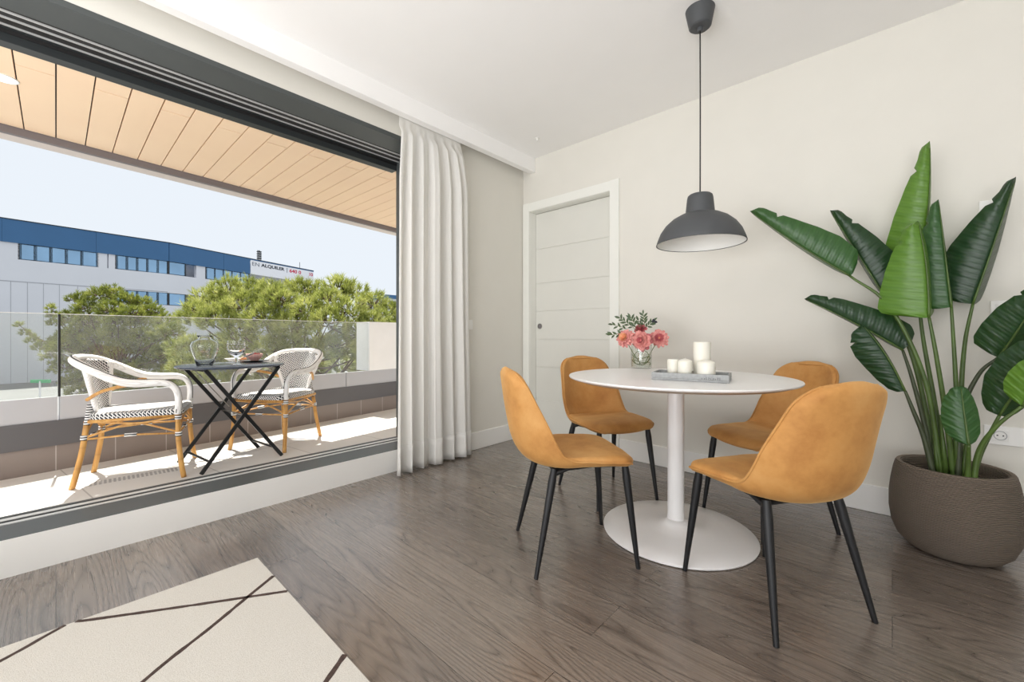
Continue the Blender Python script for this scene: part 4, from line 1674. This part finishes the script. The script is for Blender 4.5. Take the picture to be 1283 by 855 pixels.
# banner
sa, sb = fpt(312.9), fpt(391.7)
nd = Vector((d2.y, -d2.x))
bn0 = Vector((sa.x, sa.y)) + nd * .14
bn = empty('rental_banner', (bn0.x, bn0.y, ZBB), math.atan2(d2.y, d2.x), label='white rental banner with dark and red lettering on the office roof', cat='sign')
BL = (Vector((sb.x, sb.y)) - Vector((sa.x, sa.y))).length
BH = ZTOP - .12 - ZBB
MB().box(0, BL, 0, .05, 0, BH).build('banner_sheet', M['signwhite'], bn)


def text(body, x0, x1, z0, h_, mat, bold=0.0):
    cu_ = bpy.data.curves.new('lettering', 'FONT')
    cu_.body = body
    cu_.size = 1
    cu_.offset = bold
    cu_.extrude = .01
    tmp = bpy.data.objects.new('lettering_tmp', cu_)
    COL.objects.link(tmp)
    bpy.context.view_layer.update()
    dg = bpy.context.evaluated_depsgraph_get()
    me = bpy.data.meshes.new_from_object(tmp.evaluated_get(dg))
    bpy.data.objects.remove(tmp)
    xs = [v.co.x for v in me.vertices]
    ys = [v.co.y for v in me.vertices]
    sx = (x1 - x0) / (max(xs) - min(xs))
    sy = h_ / (max(ys) - min(ys))
    for v in me.vertices:
        x, y, z = v.co
        v.co = (x0 + (x - min(xs)) * sx, -.012 - z * .5, z0 + (y - min(ys)) * sy)
    me.materials.clear()
    me.materials.append(mat)
    o = bpy.data.objects.new('lettering', me)
    COL.objects.link(o)
    o.parent = bn


def bx_(px):
    q = fpt(px)
    return (Vector((q.x, q.y)) - Vector((sa.x, sa.y))).length


text('EN', bx_(314.8), bx_(323.6), BH * .62, BH * .26, M['signgrey'], .0)
text('ALQUILER', bx_(326), bx_(355.2), BH * .60, BH * .28, M['signdark'], .03)
text('|', bx_(358.2), bx_(358.8), BH * .54, BH * .38, M['signgrey'])
text('640', bx_(361.5), bx_(371), BH * .60, BH * .28, M['signred'], .025)
text('0', bx_(373), bx_(376), BH * .60, BH * .28, M['signred'], .025)
text('10', bx_(386.5), bx_(390.8), BH * .60, BH * .28, M['signred'], .025)

# far small building at the right
fb0 = atD(484, 0, 60)
fb = empty('distant_building', (fb0.x, fb0.y, GZ), label='small distant blue and white building beyond the bright pine', cat='building')
m = MB().box(-.2, 6, -2, 6, 0, 7.0)
zt = CAMH + (420 - 374) / FPX * 60 - GZ
MB().box(-3, 5, -3, 5, 0, zt - .5).build('wall', M['facade'], fb)
MB().box(-3.1, 5.1, -3.1, 5.1, zt - .5, zt).build('roof_band', M['bluepanel'], fb)
for i in range(5):
    MB().box(-2.6 + i * 1.5, -1.6 + i * 1.5, -3.08, -3.0, zt - 1.9, zt - .8).build('window', M['frame_d'], fb)
    MB().box(5.0, 5.08, -2.6 + i * 1.5, -1.6 + i * 1.5, zt - 1.9, zt - .8).build('window', M['frame_d'], fb)

# street sign seen through the glass
ss = atD(50, 478, 18)
sg = empty('street_sign', (ss.x, ss.y, GZ), label='small green sign board on a white post beyond the balcony glass', cat='sign')
H_ = ss.z - GZ
MB().tube([(0, 0, 0), (0, 0, H_)], .03, 8).build('post', M['signwhite'], sg)
m = MB()
r2 = RT * .42
m.slab((-r2.x, -r2.y), (r2.x, r2.y), .05, H_ - .07, H_ + .07, 1)
m.build('sign_board', M['greensign'], sg)


# ------------------------------------------------------------------ pine trees
def tuft(m, p, dr, ln, n, wd):
    dr = dr.normalized()
    a = dr.orthogonal().normalized()
    b2 = dr.cross(a)
    for i in range(n):
        th = random.uniform(0, 2 * PI)
        sp_ = random.uniform(.15, 1.0)
        v = (dr * (1.15 - .5 * sp_) + (a * math.cos(th) + b2 * math.sin(th)) * sp_).normalized()
        st_ = p + dr * random.uniform(-.4, .25) * ln
        sd = v.cross(Vector((random.uniform(-1, 1), random.uniform(-1, 1), random.uniform(-1, 1)))).normalized() * wd
        o = len(m.v)
        e_ = st_ + v * ln * random.uniform(.8, 1.15)
        m.v += [tuple(st_ - sd), tuple(st_ + sd), tuple(e_)]
        m.f.append((o, o + 1, o + 2))
        m.mi.append(0)


def pine(name, lumps, trunk, D, mat, label, ln, ntuft, nneed, wd):
    tr = atD(trunk[0], 420, D)
    root = empty(name, (tr.x, tr.y, GZ), label=label, cat='tree')
    O = Vector((tr.x, tr.y, GZ))
    m = MB()
    br_ = MB()
    top = atD(trunk[0], trunk[1], D) - O
    MB().tube(bez([(0, 0, -.1), top * .5 + Vector((.1, .05, 0)), top], 8), [.17 - .10 * i / 16 for i in range(17)], 10).build('trunk', M['bark'], root, smooth=True)
    for (px, py_, dD, rpx) in lumps:
        c = atD(px, py_, D + dD) - O
        R_ = rpx * D / FPX * .92
        # limb towards the lump
        s0 = top * random.uniform(.45, .85)
        br_.tube(bez([s0, s0.lerp(c, .5) + Vector((0, 0, -.12)), c], 5), [.03 - .0022 * i for i in range(11)], 6)
        nt = int(ntuft * (R_ / .3) ** 2)
        for i in range(nt):
            while True:
                v = Vector((random.gauss(0, 1), random.gauss(0, 1), random.gauss(0, 1))).normalized()
                if v.z > -.55:
                    break
            rr = R_ * (1 + .35 * noise.noise(v * 2.2 + c)) * random.uniform(.45, 1.0) ** .5
            p = c + Vector((v.x, v.y, v.z * .9)) * rr
            if random.random() < .12:
                br_.tube([c + v * rr * .25, p], [.012, .006], 4, cap=False)
            tuft(m, p, v * .7 + Vector((0, 0, .7)), ln * random.uniform(.75, 1.2), nneed, wd)
    m.build('foliage', mat, root)
    br_.build('branches', M['bark'], root, smooth=True)


random.seed(11)
lumps = []
# bright pine on the right: crown outline read as a row of rounded clumps
for px, py_, dD, r_ in [(240, 400, -.3, 17), (262, 378, .2, 22), (247, 392, -.5, 16), (286, 368, 0, 23), (314, 366, .4, 20), (338, 370, -.2, 20), (360, 365, .3, 15), (380, 364, .2, 17), (395, 368, .4, 20),
                        (424, 364, .2, 22), (446, 370, .4, 20), (468, 382, .2, 20), (486, 396, .3, 20), (505, 405, .2, 22), (412, 380, -.4, 20), (350, 380, -.5, 24), (305, 388, -.5, 24), (272, 402, -.6, 22), (385, 392, -.6, 22), (436, 392, -.5, 24),
                        (470, 408, -.3, 22), (330, 402, -.7, 22), (410, 408, -.7, 24), (365, 410, -.6, 24), (300, 415, -.6, 22), (450, 420, -.5, 24)]:
    lumps.append((px, py_, dD, r_))
for px in range(236, 520, 32):
    for py_ in (436, 462, 490, 520):
        lumps.append((px + random.uniform(-8, 8), py_ + random.uniform(-6, 6), random.uniform(-.7, .6), random.uniform(20, 26)))
pine('pine_tree', lumps, (372, 400), 8.6, M['needle_a'], 'broad bright green pine at the right, in front of the banner', .125, 100, 15, .0066)
lumps = []
for px, py_, dD, r_ in [(92, 376, .2, 9), (104, 374, .3, 11), (125, 372, 0, 14), (142, 368, .2, 13), (158, 378, .1, 15), (176, 382, .3, 14), (190, 392, .1, 13), (110, 388, -.2, 14), (138, 390, -.4, 16), (165, 396, -.4, 15),
                        (64, 386, .2, 5), (66, 395, .2, 7), (70, 405, .1, 9), (24, 408, .3, 5), (32, 418, .3, 6), (42, 427, .2, 7), (52, 436, .2, 9), (64, 446, .1, 11), (75, 430, .1, 12)]:
    lumps.append((px, py_, dD, r_))
for py_, x0_, x1_ in ((404, 92, 215), (422, 84, 232), (440, 78, 240), (458, 82, 244), (476, 90, 246), (494, 98, 248)):
    px = x0_
    while px < x1_:
        lumps.append((px + random.uniform(-4, 4), py_ + random.uniform(-5, 5), random.uniform(-.6, .6), random.uniform(13, 17)))
        px += 19
pine('pine_tree', lumps, (150, 420), 12.5, M['needle_b'], 'darker green pine at the left, in front of the grey office wall', .10, 150, 14, .0065)

# ------------------------------------------------------------------ light
wd = bpy.data.worlds.new('world')
scene.world = wd
wd.use_nodes = True
nt = wd.node_tree
bg = nt.nodes['Background']
bg.inputs[0].default_value = (.84, .90, .97, 1)
bg.inputs[1].default_value = 1.0

sd = bpy.data.lights.new('sun', 'SUN')
sd.energy = 11.5
sd.angle = math.radians(.6)
sd.color = (1, .95, .87)
so = bpy.data.objects.new('sun', sd)
COL.objects.link(so)
dirv = Vector((.43, -.03, -1.0)).normalized()
so.rotation_euler = dirv.to_track_quat('-Z', 'Y').to_euler()
so.location = (-8, -3, 12)


def area(name, loc, tgt, sx, sy, power, col=(1, 1, 1)):
    l_ = bpy.data.lights.new(name, 'AREA')
    l_.shape = 'RECTANGLE'
    l_.size, l_.size_y = sx, sy
    l_.energy = power
    l_.color = col
    o = bpy.data.objects.new(name, l_)
    COL.objects.link(o)
    o.location = loc
    o.rotation_euler = (Vector(tgt) - Vector(loc)).to_track_quat('-Z', 'Y').to_euler()
    return o


# added fill lights, unseen behind the camera, to brighten the room
area('fill_rear', (0, Y0 + .05, 1.35), (0, 0, 1.3), 3.6, 2.1, 32, (.97, .98, 1))
area('fill_side', (X1 - .05, -2.7, 1.4), (0, -1.5, 1.3), 2.6, 2.2, 12, (.97, .98, 1))
area('fill_up', (-.3, -2.3, .8), (-.4, -1.7, 2.6), 3.6, 2.6, 220, (.98, .98, 1))  # added fill bounced off the ceiling, no lamp modelled around it


scene.view_settings.view_transform = 'Standard'
scene.view_settings.look = 'None'
scene.view_settings.gamma = 1
scene.view_settings.exposure = 0.0
scene.view_settings.use_curve_mapping = False
cy = scene.cycles
cy.use_denoising = True
cy.max_bounces = 10
cy.diffuse_bounces = 5
cy.glossy_bounces = 4
cy.transmission_bounces = 8
cy.transparent_max_bounces = 12
cy.caustics_reflective = False
cy.caustics_refractive = False
cy.sample_clamp_indirect = 6
